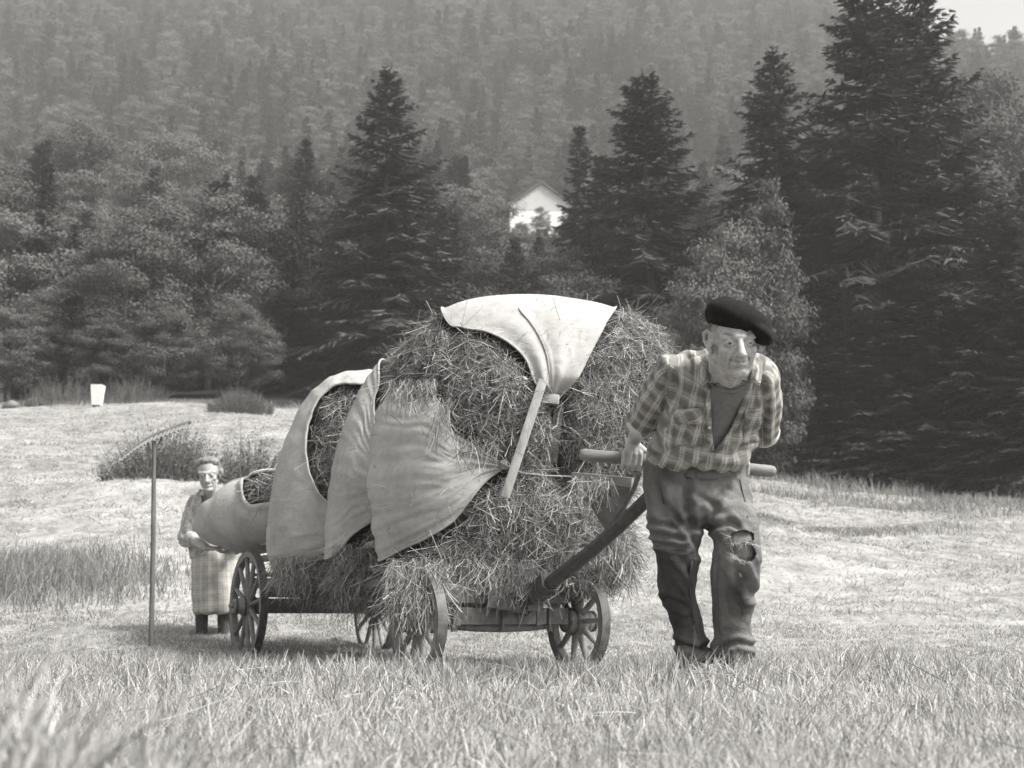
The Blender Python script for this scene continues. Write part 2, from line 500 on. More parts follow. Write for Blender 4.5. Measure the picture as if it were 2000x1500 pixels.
def broad(name, seed, H=9.0, Rr=2.6, c0=0.10, nclump=130, per=310, leaf=0.052, csize=0.74, low=0.6):
    rng = np.random.default_rng(seed)
    P, NRM, SZ = [], [], []
    zc, hz = H * (1 + c0) / 2, H * (1 - c0) / 2
    lob = rng.uniform(0, 2 * np.pi, 4)
    cs = []
    while len(cs) < nclump:
        v = rng.normal(size=3); v /= np.linalg.norm(v)
        r = rng.uniform(0.35, 1.0) ** 0.5
        az = math.atan2(v[1], v[0])
        k = 1 + 0.18 * math.sin(2 * az + lob[0]) + 0.14 * math.sin(3 * az + lob[1] + v[2] * 2)
        ww = Rr * k * (1 if v[2] < 0 else (1 - 0.25 * v[2]))
        c = np.array([v[0] * r * ww, v[1] * r * ww, zc + v[2] * r * hz * (1 if v[2] > 0 else low / 0.6)])
        cs.append(c)
    for c in cs:
        rad = csize * rng.uniform(0.38, 1.45); n = int(per * rng.uniform(0.6, 1.2) * (rad / csize) ** 1.6) + 20
        v = rng.normal(size=(n, 3)); v /= np.linalg.norm(v, axis=1, keepdims=True)
        rr = rng.uniform(0.25, 1, n) ** 0.6
        p = c + v * (rad * rr)[:, None] * np.array([1.25, 1.25, 0.34]) * rng.uniform(.75, 1.3, 3) + rng.normal(0, .10, (n, 3)); p[:, 2] -= 0.1 * rad
        P.append(p); nn = v * 1.1 + np.array([0, 0, 0.7]) + rng.normal(0, 0.45, (n, 3)); NRM.append(nn)
        SZ.append(leaf * rng.uniform(0.6, 1.5, n))
    P = np.concatenate(P); NRM = np.concatenate(NRM); SZ = np.concatenate(SZ)
    NRM /= np.linalg.norm(NRM, axis=1, keepdims=True)
    q = rng.normal(size=P.shape); D = np.cross(NRM, q); D /= np.linalg.norm(D, axis=1, keepdims=True) + 1e-9
    S = np.cross(NRM, D)
    V, F = cards(P - D * SZ[:, None] * .9, D * (SZ * 1.8)[:, None], S, SZ * .65, SZ * .4)
    return np_mesh(name, V, F)

SPR = [spruce('crown', 1, 16, 4.7, pw=0.88), spruce('crown', 2, 16, 3.8, pw=0.95), spruce('crown', 3, 16, 5.0, whorl=0.34, pw=0.8), spruce('crown', 4, 16, 3.1, pw=1.0)]
BRD = [broad('crown', 5, 9, 2.6), broad('crown', 6, 9, 3.4, 0.08, 160), broad('crown', 7, 9, 2.1, 0.06, 105), broad('crown', 8, 9, 4.2, 0.10, 235, 310, 0.052, 0.8)]
for me in SPR: me.materials.append(M_NEEDLE)
for me in BRD: me.materials.append(M_BROAD)
STK = [trunk_mesh('trunk', 15.4, 0.22, 20 + i) for i in range(2)]
BTK = [trunk_mesh('trunk', 7.6, 0.16, 30 + i, 9, 0.25, 2.4, 0.05) for i in range(3)]
for me in STK + BTK: me.materials.append(M_BARK)

def tree(kind, v, x, y, H, label, group=None, rot=None, wide=1.0, name=None, dz=0.0, seed=0):
    rr = random.Random(hash((round(x, 2), round(y, 2), seed)) & 0xffff)
    z = float(gz(x, y)) + dz
    t = thing(name or ('spruce_tree' if kind == 's' else 'broadleaf_tree'), label, 'tree', (x, y, z), group)
    base = 16.0 if kind == 's' else 9.0
    s = H / base
    t.scale = (s * wide, s * wide, s)
    t.rotation_euler = (rr.gauss(0, .015), rr.gauss(0, .015), rr.uniform(0, 6.28) if rot is None else rot)
    link('crown', (SPR if kind == 's' else BRD)[v], None, t)
    link('trunk', STK[v % 2] if kind == 's' else BTK[v % 3], None, t)
    return t
def at(px, Y): return (px - 1000) / FPX * Y * 1.03
def htop(px, row, Y):
    """how tall a tree at distance Y must be for its top to come to that row"""
    x = at(px, Y); return W(px, row, Y).z - float(gz(x, Y))
SPECIAL = []
def special(kind, v, px, row, Y, label, wide=1.0, rot=None, name=None):
    x = W(px, row, Y).x
    H = htop(px, row, Y)
    SPECIAL.append((x, Y, H * (0.24 if kind == 's' else 0.33) * wide))
    return tree(kind, v, x, Y, H, label, None, rot, wide, name)
special('s', 0, 765, 150, 61, 'dark pointed spruce rising above the left-hand hay bundles', 1.2)
special('s', 2, 1262, 145, 63, 'ragged tall spruce with a pale bare trunk right of the hillside barn', 1.12)
special('s', 0, 1508, 100, 66, 'near-black spruce left of the two giant spruces', 1.15)
special('s', 2, 1690, -60, 58, 'giant layered spruce directly behind the man, left of its twin', 0.95)
special('s', 2, 1790, -40, 60, 'giant spruce right of its twin with bare upper trunk', 0.9)
special('b', 2, 1490, 345, 52, 'pale leafy tree with a tall narrow top behind the beret', 0.5)
special('b', 0, 1405, 425, 51, 'pale bushy tree just left of the beret', 0.66)
special('s', 2, 1945, 400, 50, 'dark layered fir at the right edge of the meadow', 1.25)
special('s', 3, 1650, 560, 53, 'low dark young spruce at the meadow edge beside the man', 1.9)
special('s', 0, 1780, 520, 52, 'broad dark young spruce between the man and the right edge', 1.7)
special('s', 2, 2015, 560, 48, 'dark fir cut off by the right side of the photo', 1.7)
special('s', 1, 1580, 480, 57, 'mid-sized spruce half hidden under the giant spruces', 1.4)
special('s', 0, 1600, 250, 61, 'tall spruce filling the gap left of the giant spruces', 1.1)
special('s', 0, 1735, 170, 64, 'tall spruce squeezed between the twin giants', 1.2)
special('s', 0, 1865, 300, 58, 'tall spruce right of the giant twins', 1.25)
special('s', 1, 1990, 330, 60, 'tall spruce at the very right edge', 1.2)
special('s', 2, 1870, 590, 51, 'low wide fir in front of the giant spruces at right', 1.8)
special('s', 0, 1700, 600, 52, 'low wide fir below the giant spruces, right of the man', 1.7)
special('b', 3, 1930, 150, 105, 'round pale tree high on the right behind the giant spruces', 0.8)
special('s', 1, 590, 275, 84, 'spruce with a dark top left of the dark pointed spruce', 1.1)
special('s', 3, 1135, 245, 76, 'narrow spruce rising right behind the hillside barn', 1.1)
special('s', 1, 1180, 300, 70, 'spruce between the barn and the ragged tall spruce', 1.2)
special('b', 3, 470, 585, 58, 'broad spreading tree standing at the meadow edge beyond the rake', 0.85)
special('b', 1, 330, 590, 57, 'leafy low tree at the meadow edge above the white bin', 1.0)
special('b', 1, 215, 610, 56.5, 'leafy tree at the meadow edge just left of the white bin', 1.0)
special('b', 0, 75, 560, 59, 'tall leafy tree near the left edge above the boulders', 1.0)
special('b', 3, 100, 470, 70, 'tall rounded tree behind the leafy tree at the left edge', 0.75)
special('b', 3, 285, 455, 68, 'rounded tree behind the low tree by the white bin', 0.7)
special('b', 3, 395, 375, 84, 'round-headed pale tree above the spreading tree', 0.75)
special('b', 3, 65, 365, 92, 'round-headed tree at the left edge halfway up', 0.75)
special('b', 1, 230, 405, 82, 'rounded tree between the two round-headed trees', 0.7)
special('b', 3, 335, 255, 122, 'broad pale tree crown high on the left slope', 0.85)
special('b', 3, 170, 250, 126, 'broad pale tree crown furthest left on the high slope', 0.85)
special('b', 0, 912, 335, 150, 'pale leafy tree just left of the barn', 0.75)
special('b', 2, 1056, 402, 180, 'small leafy tree in front of the barn wall', 1.0)
special('b', 1, 1018, 432, 176, 'low leafy tree at the left corner of the barn', 0.9)
special('b', 0, 1098, 436, 180, 'low leafy tree at the right corner of the barn', 0.8)
special('b', 2, 1012, 265, 212, 'narrow pale tree behind the barn roof', 0.9)
special('b', 1, 960, 560, 62, 'leafy tree below the barn, behind the top cloth', 1.0)
special('s', 1, 660, 430, 66, 'smaller spruce at the foot of the dark pointed spruce', 1.3)
special('s', 0, 860, 400, 68, 'smaller spruce right of the dark pointed spruce', 1.2)
special('b', 2, 1330, 560, 56, 'leafy sapling crown between hay load and beret', 0.8)
special('s', 1, 1075, 560, 64, 'low spruce straight above the top cloth of the hay load', 1.6)
special('b', 0, 30, 600, 57, 'low leafy tree in front of the cottage at the left edge', 1.2)
special('s', 3, 560, 500, 62, 'slim spruce behind the spreading tree', 1.6)

LABS = {'s': 'dark spruce standing among many in the wood behind the meadow',
        'b': 'leafy tree standing among the spruces in the wood behind the meadow'}
def wood():
    rng = random.Random(77); n = 0
    y = 61.0
    while y < 150:
        dx = 4.2 + (y - 60) * 0.028
        x = -0.5 * y
        while x < 0.5 * y:
            xx = x + rng.uniform(-.4, .4) * dx; yy = y + rng.uniform(-.4, .4) * dx
            x += dx
            px = 1000 + FPX * xx / (yy * 1.03)
            left = px < 430
            kind = 's' if rng.random() < ((0.2 if yy < 100 else 0.5) if left else 0.97 if px > 1430 else 0.75) else 'b'
            H = (rng.uniform(8, 12.5) if kind == 's' else rng.uniform(7, 10.5)) * (1.0 + (yy - 60) * 0.003)
            row = 1208 - FPX * (float(gz(xx, yy)) + H) / (yy * 1.05)
            if 900 < px < 1190 and 60 < yy < 196:      # keep the sight line to the barn open
                zmax = (1208 - 470) / FPX * yy * 1.04
                H = min(H, zmax - float(gz(xx, yy)))
                if H < 2.2: continue
            if any((xx - a) ** 2 + (yy - b) ** 2 < (c * 0.55) ** 2 for a, b, c in SPECIAL): continue
            tree(kind, rng.randrange(4), xx, yy, H, LABS[kind], 'spruces of the wood' if kind == 's' else 'leafy trees of the wood', None, rng.uniform(.85, 1.2))
            n += 1
        y += dx * 0.92
    print('wood trees', n)
wood()

# far forest: one mass that nobody could count
def forest():
    protos = bpy.data.collections.new('forest_tree_kinds')
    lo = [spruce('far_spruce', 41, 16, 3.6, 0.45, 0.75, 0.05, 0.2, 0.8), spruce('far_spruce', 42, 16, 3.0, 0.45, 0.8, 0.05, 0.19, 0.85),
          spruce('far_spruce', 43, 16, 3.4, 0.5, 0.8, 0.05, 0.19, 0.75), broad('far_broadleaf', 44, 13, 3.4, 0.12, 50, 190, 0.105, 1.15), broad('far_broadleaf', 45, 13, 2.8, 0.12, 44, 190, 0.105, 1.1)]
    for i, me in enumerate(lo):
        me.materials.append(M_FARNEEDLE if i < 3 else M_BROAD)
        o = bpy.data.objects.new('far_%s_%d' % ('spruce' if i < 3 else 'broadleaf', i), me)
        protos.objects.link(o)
    rng = np.random.default_rng(5)
    pts = []
    y = 148.0
    while y < 470:
        dx = 4.6
        x = np.arange(-0.6 * y - 10, 0.6 * y + 10, dx)
        xx = x + rng.uniform(-.45, .45, len(x)) * dx; yy = y + rng.uniform(-.45, .45, len(x)) * dx
        pts.append(np.stack([xx, yy], 1)); y += dx
    q = np.concatenate(pts)
    px = 1000 + FPX * q[:, 0] / (q[:, 1] * 1.05)
    keep = ~((np.abs(q[:, 0] - 4.1) < 6.3) & (np.abs(q[:, 1] - 197) < 7.5))
    near_barn = (px > 940) & (px < 1170) & (q[:, 1] < 197)
    q = q[keep]; near_barn = near_barn[keep]
    N = len(q)
    V = np.stack([q[:, 0], q[:, 1], gz(q[:, 0], q[:, 1]) - 0.2], 1)
    me = bpy.data.meshes.new('forest'); me.vertices.add(N); me.vertices.foreach_set('co', V.astype(np.float32).ravel())
    con = rng.uniform(0, 1, N) < 0.68 + 0.6 * np.array([mnoise.noise(Vector((a * .03, b * .03, 2))) for a, b in q])
    kind = np.where(con, rng.integers(0, 3, N), rng.integers(3, 5, N)).astype(np.int32)
    sc = rng.uniform(0.6, 1.15, N) * np.where(con, 0.95, 0.8)
    zmax = (1208 - 462) / FPX * V[:, 1] * 1.05
    sc = np.where(near_barn, np.clip((zmax - V[:, 2]) / 16, 0.05, sc), sc)
    a = me.attributes.new('kind_index', 'INT', 'POINT'); a.data.foreach_set('value', kind)
    a = me.attributes.new('size', 'FLOAT', 'POINT'); a.data.foreach_set('value', sc.astype(np.float32))
    a = me.attributes.new('turn', 'FLOAT', 'POINT'); a.data.foreach_set('value', rng.uniform(0, 6.28, N).astype(np.float32))
    me.update()
    o = link('forest', me)
    tag(o, 'hazy mixed forest covering the far hillside', None, None, 'stuff')
    g = bpy.data.node_groups.new('forest_trees', 'GeometryNodeTree')
    g.interface.new_socket('Geometry', in_out='INPUT', socket_type='NodeSocketGeometry')
    g.interface.new_socket('Geometry', in_out='OUTPUT', socket_type='NodeSocketGeometry')
    gi = g.nodes.new('NodeGroupInput'); go = g.nodes.new('NodeGroupOutput')
    ip = g.nodes.new('GeometryNodeInstanceOnPoints'); ci = g.nodes.new('GeometryNodeCollectionInfo')
    ci.inputs['Collection'].default_value = protos
    ci.inputs['Separate Children'].default_value = True; ci.inputs['Reset Children'].default_value = True
    ip.inputs['Pick Instance'].default_value = True
    def attr(nm, ty):
        n = g.nodes.new('GeometryNodeInputNamedAttribute'); n.data_type = ty; n.inputs[0].default_value = nm
        return [s for s in n.outputs if s.enabled and s.name == 'Attribute'][0]
    cx = g.nodes.new('ShaderNodeCombineXYZ'); g.links.new(attr('turn', 'FLOAT'), cx.inputs[2])
    g.links.new(gi.outputs[0], ip.inputs['Points']); g.links.new(ci.outputs[0], ip.inputs['Instance'])
    g.links.new(attr('kind_index', 'INT'), ip.inputs['Instance Index'])
    g.links.new(cx.outputs[0], ip.inputs['Rotation']); g.links.new(attr('size', 'FLOAT'), ip.inputs['Scale'])
    g.links.new(ip.outputs[0], go.inputs[0])
    md = o.modifiers.new('trees', 'NODES'); md.node_group = g
    print('forest', N)
forest()

# haze: one closed box of thin air round everything
def haze():
    b = MB(); b.box((0, 270, 130), (560, 0, 0), (0, 300, 0), (0, 0, 140))
    m = bpy.data.materials.new('haze'); m.use_nodes = True; nt = m.node_tree; nt.nodes.clear()
    o = nt.nodes.new('ShaderNodeOutputMaterial'); v = nt.nodes.new('ShaderNodeVolumePrincipled')
    v.inputs['Color'].default_value = grey(0.93); v.inputs['Density'].default_value = HAZE
    nt.links.new(v.outputs[0], o.inputs['Volume'])
    tag(b.build('haze', m), 'thin summer haze over the valley', None, None, 'stuff')
HAZE = 0.00072
haze()
# ------------------------------------------------------------------ hand-drawn hay cart
M_WOOD = mat_wood('weathered_wood', 0.045, 0.17, 7, (1, 1, 1))
M_POLE = mat_wood('dark_pole_wood', 0.025, 0.095, 9, (1, 1, 1))
M_WOODL = mat_wood('pale_worn_wood', 0.16, 0.42, 9, (1, 1, 0.35))
M_WHEEL = mat_wood('wheel_wood', 0.10, 0.27, 16, (1, 1, 1))
M_IRON = mat_mottle('rusty_iron', 0.035, 0.11, 30, 0.6, 0.3, 0.002, None, 0.5)
M_HANDLE = mat_wood('handle_wood', 0.08, 0.24, 8, (0.25, 1, 1))
M_PALE = mat_mottle('grey_panel', 0.09, 0.16, 5, 0.7, 0.2, 0.003)

FC = Vector((-0.057, 6.60, 0.235)); RC = Vector((-1.39, 9.108, 0.335))
AF = Vector((math.cos(R(31)), math.sin(R(31)), 0)); AR = Vector((math.cos(R(28)), math.sin(R(28)), 0))
cart = thing('hay_cart', 'four-wheeled wooden hand cart loaded with hay bundles, its pole held by the man', 'cart', (FC.x, FC.y, -0.03))
def C_(o):
    o.location = -cart.location
    return o
def wheel(c, ax, Rw, nsp, seed):
    """ax points outwards from the cart"""
    rng = random.Random(seed)
    ref = Vector((0, 0, 1)); a = ax.cross(ref).normalized(); b = ax.cross(a)
    rim = MB(); w2 = 0.024; th = 0.045
    rim.lathe(c, ax, [(-w2, Rw - 0.008), (w2, Rw - 0.008), (w2, Rw - th * 0.9), (w2 * .8, Rw - th), (-w2 * .8, Rw - th), (-w2, Rw - th * .9)], 56, True)
    ro = C_(rim.build('wheel', M_WHEEL, cart, True))
    ty = MB(); ty.lathe(c, ax, [(-0.026, Rw), (0.026, Rw), (0.026, Rw - 0.0075), (-0.026, Rw - 0.0075)], 56, True)
    ty.build('tyre', M_IRON, ro, True)
    hb = MB(); k = Rw / 0.374
    hb.lathe(c, ax, [(-0.085, 0.03), (-0.08, 0.05), (-0.035, 0.062), (-0.03, 0.07), (0.03, 0.07), (0.035, 0.06), (0.075, 0.05), (0.10, 0.046), (0.105, 0.04), (0.105, 0.024), (0.095, 0.022)], 24)
    hb.lathe(c, ax, [(0.09, 0.012), (0.13, 0.012), (0.135, 0.009)], 12)
    hb.build('hub', M_WHEEL, ro, True)
    hr = MB()
    for h, r in ((-0.075, 0.053), (0.034, 0.0665), (-0.034, 0.0665), (0.088, 0.0505)):
        hr.lathe(c, ax, [(h - .007, r + .004), (h + .007, r + .004), (h + .007, r - .012), (h - .007, r - .012)], 24, True)
    hr.build('hub_band', M_IRON, ro, True)
    g0 = rng.uniform(0, 1)
    for i in range(nsp):
        g = 2 * math.pi * (i + g0) / nsp
        d = a * math.cos(g) + b * math.sin(g); sd = ax.cross(d)
        m = MB(); r0, r1 = 0.055, Rw - th + 0.008
        V = []; F = []; n = 10; ks = 5
        for j in range(ks):
            t = j / (ks - 1); p = c + d * (r0 + (r1 - r0) * t) + ax * (0.012 * (t - 0.3))
            wa = 0.021 - 0.006 * t; wb = 0.015 - 0.003 * t
            for q in range(n):
                h = 2 * math.pi * q / n; V.append(p + ax * math.cos(h) * wa + sd * math.sin(h) * wb)
        for j in range(ks - 1):
            for q in range(n): F.append((j * n + q, j * n + (q + 1) % n, (j + 1) * n + (q + 1) % n, (j + 1) * n + q))
        m.add(V, F); m.build('spoke', M_WHEEL, ro, True)
HT = 0.47
wheel(FC - AF * HT, -AF, 0.262, 10, 1)
wheel(FC + AF * HT, AF, 0.262, 10, 2)
wheel(RC - AR * HT, -AR, 0.374, 12, 3)
wheel(RC + AR * HT, AR, 0.374, 12, 4)

Fd = Vector((math.sin(R(28)), -math.cos(R(28)), 0)); Ad = AR
def on(t, u, z):
    """t metres behind the front axle, u metres to the right of the cart's middle line"""
    return Vector((FC.x, FC.y, 0)) - Fd * t + Ad * u + Vector((0, 0, z))
def fr(u, z, f=0.0):
    p = FC + AF * u + Vector((AF.y, -AF.x, 0)) * f; return Vector((p.x, p.y, z))
m = MB()
for i in range(8):      # arched underside of the axle beam
    u0, u1 = -0.38 + 0.095 * i, -0.38 + 0.095 * (i + 1)
m.beam(fr(-0.385, 0.262), fr(0.385, 0.262), 0.085, 0.085, bev=0.006)
m.tube([fr(-0.34, 0.222), fr(-.15, 0.207), fr(0, 0.203), fr(.15, 0.207), fr(.34, 0.222)], 0.022, 8)
C_(m.build('axle_beam', M_WOOD, cart, True))
m = MB()
for s in (-1, 1): m.tube([fr(s * .36, .235), fr(s * .47, .235)], 0.018, 10)
C_(m.build('axle', M_IRON, cart, True))
for u in (-0.27, 0.2):
    m = MB(); m.box(fr(u, 0.262), AF * .014, Vector((-AF.y, AF.x, 0)) * .048, Vector((0, 0, .049)), .003)
    m.box(fr(u, 0.205), AF * .012, Vector((-AF.y, AF.x, 0)) * .02, Vector((0, 0, .016)), .003)
    C_(m.build('iron_strap', M_IRON, cart))
m = MB(); m.beam(fr(-0.36, 0.372), fr(0.37, 0.372), 0.1, 0.095, bev=0.007); C_(m.build('bolster', M_WOOD, cart, True))
m = MB(); m.beam(fr(-.05, .319, .02), fr(.13, .319, .02), 0.14, 0.022, bev=.004); C_(m.build('turning_plate', M_IRON, cart))
for u in (-0.3, -0.02, 0.26):
    m = MB(); m.tube([fr(u, 0.30, .053), fr(u, 0.20, .053)], 0.009, 8); m.tube([fr(u, .200, .053), fr(u, .186, .053)], 0.016, 6)
    C_(m.build('bolt', M_IRON, cart))
m = MB(); m.beam(RC - AR * .4, RC + AR * .4, 0.1, 0.1, bev=.006); m.beam(RC - AR * .36 + Vector((0, 0, .11)), RC + AR * .36 + Vector((0, 0, .11)), .1, .1, bev=.006)
C_(m.build('rear_axle_beam', M_WOOD, cart, True))
m = MB()
for s in (-1, 1): m.tube([RC + AR * s * .39, RC + AR * s * .47], 0.022, 10)
C_(m.build('axle', M_IRON, cart, True))
m = MB(); m.tube([on(-0.05, 0, .345), on(2.95, 0, .40)], 0.04, 10); C_(m.build('reach_pole', M_WOOD, cart, True))
for s in (-1, 1):
    m = MB(); m.tube([on(0.08, s * .33, .44), on(1.4, s * .33, .42), on(3.15, s * .33, .50)], 0.038, 10); C_(m.build('side_rail', M_WOOD, cart, True))
    m = MB(); m.tube([on(0.9, s * .32, .66), on(3.45, s * .34, .665)], 0.024, 8); C_(m.build('rack_rail', M_WOODL, cart, True))
    for t in (0.25, 1.0, 1.75, 2.5, 3.1):
        m = MB(); m.beam(on(t, s * .34, .43), on(t, s * .34, .70), 0.035, 0.035); C_(m.build('rack_stake', M_WOOD, cart))
for k in range(6):
    m = MB(); u = -.3 + .12 * k; m.beam(on(0.15, u, .505), on(3.3, u, .56), 0.105, 0.022); C_(m.build('bed_plank', M_WOOD, cart))

# the pole, its sockets and the handle bar
PB = W(1046, 1160, 6.46); PT = W(1326, 912, 5.20)
pd = (PT - PB).normalized()
m = MB(); m.tube([(PB + pd * .02).lerp(PT, k / 8) + Vector((0, 0, -.03 * math.sin(math.pi * k / 8))) for k in range(9)], [.035, .035, .034, .033, .032, .031, .030, .029, .028], 8); C_(m.build('drawbar', M_POLE, cart, True))
m = MB(); m.beam(PB - pd * .30 + Vector((0, 0, 0.0)), PB + pd * .19, 0.080, 0.086, bev=.01); C_(m.build('drawbar_socket', M_POLE, cart, True))
sd = pd.cross(Vector((0, 0, 1))).normalized(); up = sd.cross(pd).normalized()
for t in (0.02, 0.10, 0.185):
    c = PB + pd * t; m = MB(); q = []
    wd, hg = 0.045, 0.049
    for x, y in ((1, 1), (1, -.55), (.6, -1), (-.6, -1), (-1, -.55), (-1, 1)): q.append(c + sd * wd * x + up * hg * y)
    m.tube(q, 0.0055, 6); C_(m.build('iron_band', M_IRON, cart, True))
m = MB(); m.beam(fr(-.12, .335, .06), PB - pd * .12 + Vector((0, 0, -.03)), 0.07, .06); m.beam(fr(.17, .335, .05), PB - pd * .02 + Vector((0, 0, -.05)), .06, .055)
C_(m.build('drawbar_fork', M_WOOD, cart, True))
HL = W(1132, 888, 5.16); HR = W(1515, 921, 5.20)
hd = (HR - HL).normalized()
m = MB(); L = (HR - HL).length
m.lathe(HL, hd, [(0, .014), (0.006, .021), (0.02, .0255), (L * .3, .0265), (L * .6, .0265), (L - .02, .0245), (L - .006, .02), (L, .013)], 20)
C_(m.build('handle_bar', M_HANDLE, cart, True))
m = MB(); q0 = W(1248, 925, 5.22); m.tube([q0, W(1240, 950, 5.5), W(1222, 985, 5.75), W(1196, 1022, 5.9)], 0.011, 8); C_(m.build('brace', M_IRON, cart, True))
# front board and sheet under the load on the right
m = MB(); m.beam(W(1118, 932, 6.28), W(1236, 943, 6.12), 0.028, 0.05); C_(m.build('front_rail', M_HANDLE, cart))
m = MB()
q = [W(1126, 940, 6.33), W(1232, 950, 6.15), W(1222, 1000, 6.15), W(1204, 1040, 6.2), W(1186, 1044, 6.3)]
m.add([p for p in q] + [p + Vector((0.004, .018, 0)) for p in q], [(0, 1, 2, 3, 4), (9, 8, 7, 6, 5)] + [(i, (i + 1) % 5, 5 + (i + 1) % 5, 5 + i)[::-1] for i in range(5)])
C_(m.build('front_panel', M_PALE, cart))
# ------------------------------------------------------------------ hay bundles in linen sheets
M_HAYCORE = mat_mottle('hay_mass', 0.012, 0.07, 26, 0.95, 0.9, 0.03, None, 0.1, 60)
M_HAY = mat_leaf('hay_stalks', 0, 0, 0.7, 0.3, 0.12, 0, [(0, .05), (.4, .15), (.75, .29), (.93, .48), (1, .68)])
M_CORD = mat_mottle('hemp_cord', 0.2, 0.4, 80, 0.9, 0.4, 0.002)
def mat_cloth(name, lo, hi):
    m = bpy.data.materials.new(name); nt, p = nodes_of(m)
    c = coords(nt, 'Object')
    n = nz(nt, c, 3.2, 6, 0.6, 0.3); n2 = nz(nt, c, 110, 3, 0.8); n3 = nz(nt, c, 28, 4, 0.6)
    f = mth(nt, 'ADD', mth(nt, 'MULTIPLY', n, .55), mth(nt, 'ADD', mth(nt, 'MULTIPLY', n2, .2), mth(nt, 'MULTIPLY', n3, .25)))
    nt.links.new(ramp(nt, f, [(.33, lo), (.62, hi)]), p.inputs['Base Color'])
    p.inputs['Roughness'].default_value = 0.95; p.inputs['Specular IOR Level'].default_value = 0.08
    h = mth(nt, 'ADD', mth(nt, 'MULTIPLY', n2, .4), mth(nt, 'MULTIPLY', n3, .6))
    n4 = nz(nt, coords(nt, 'Object', (1, 1, 2.2)), 4.5, 3, .5, .5)
    cr = mth(nt, 'ABSOLUTE', mth(nt, 'SUBTRACT', n4, .5))
    h = mth(nt, 'ADD', mth(nt, 'MULTIPLY', h, .35), mth(nt, 'MULTIPLY', cr, 1.3))
    bump(nt, p, h, 0.55, 0.014)
    return m
M_LINEN = mat_cloth('coarse_linen', 0.25, 0.40)
EYE = Vector((0, 0, CAMH))

def fix_px(px, row, Yc, Xc, tn):
    Y = Yc
    for _ in range(8): Y = Yc + tn * (W(px, row, Y).x - Xc)
    return W(px, row, Y)
SKIN = {}
def loft(levels, Yc, rot, nth=72, nlev=52, e=0.96, lump=0.03, seed=0, groove=None):
    lv = np.array(levels, float); rows = np.linspace(0, 1, nlev)
    tt = np.linspace(0, 1, len(lv))
    # follow the levels in arc order so that the top and bottom stay rounded
    g = [np.interp(rows, tt, lv[:, k]) for k in range(4)]
    for k in range(4):
        for _ in range(2): g[k][1:-1] = (g[k][:-2] + 2 * g[k][1:-1] + g[k][2:]) / 4
    tn = math.tan(R(rot)); mid0 = (g[1][nlev // 2] + g[2][nlev // 2]) / 2
    Xc = W(mid0, 900, Yc).x
    V = []
    for r, l, rr, T in zip(*g):
        a = fix_px(l, r, Yc, Xc, tn); b = fix_px(rr, r, Yc, Xc, tn)
        z = (a.z + b.z) / 2; a.z = z; b.z = z
        c = (a + b) / 2; h = (b - a) / 2; n = Vector((-h.y, h.x, 0)).normalized() * T
        for k in range(nth):
            th = 2 * math.pi * k / nth; cs, sn = math.cos(th), math.sin(th)
            V.append(c + h * math.copysign(abs(cs) ** e, cs) + n * math.copysign(abs(sn) ** e, sn))
    F = [(i * nth + k, i * nth + (k + 1) % nth, (i + 1) * nth + (k + 1) % nth, (i + 1) * nth + k) for i in range(nlev - 1) for k in range(nth)]
    V.append(sum((V[k] for k in range(nth)), Vector()) / nth); V.append(sum((V[(nlev - 1) * nth + k] for k in range(nth)), Vector()) / nth)
    i0, i1 = len(V) - 2, len(V) - 1
    F += [(i0, (k + 1) % nth, k) for k in range(nth)] + [((nlev - 1) * nth + k, (nlev - 1) * nth + (k + 1) % nth, i1) for k in range(nth)]
    me = bpy.data.meshes.new('hay'); me.from_pydata([tuple(v) for v in V], [], F); me.update()
    bm = bmesh.new(); bm.from_mesh(me); bmesh.ops.recalc_face_normals(bm, faces=bm.faces[:]); bm.to_mesh(me)
    bm.normal_update(); bm.verts.index_update()
    # the smooth skin a taut sheet lies on, just clear of the lumps
    SKIN[seed] = BVHTree.FromPolygons([v.co + v.normal * (lump * .65 - (groove(v.co) if groove is not None else 0)) for v in bm.verts], [[v.index for v in f.verts] for f in bm.faces])
    for v in bm.verts:
        d = lump * (mnoise.noise(v.co * 4.5 + Vector((seed, 0, 0))) + 0.6 * mnoise.noise(v.co * 11 + Vector((0, seed, 0))) + .35 * mnoise.noise(v.co * 24))
        if groove is not None: d -= groove(v.co)
        v.co = v.co + v.normal * d
    bm.to_mesh(me); bm.free()
    me.polygons.foreach_set('use_smooth', np.ones(len(me.polygons), dtype=bool))
    return me
def bvh_of(me):
    return BVHTree.FromPolygons([v.co.copy() for v in me.vertices], [tuple(p.vertices) for p in me.polygons])
def hit(bv, px, py, fallbackY):
    d = ray(px, py); r = bv.ray_cast(EYE, d)
    return r[0] if r[0] is not None else W(px, py, fallbackY)
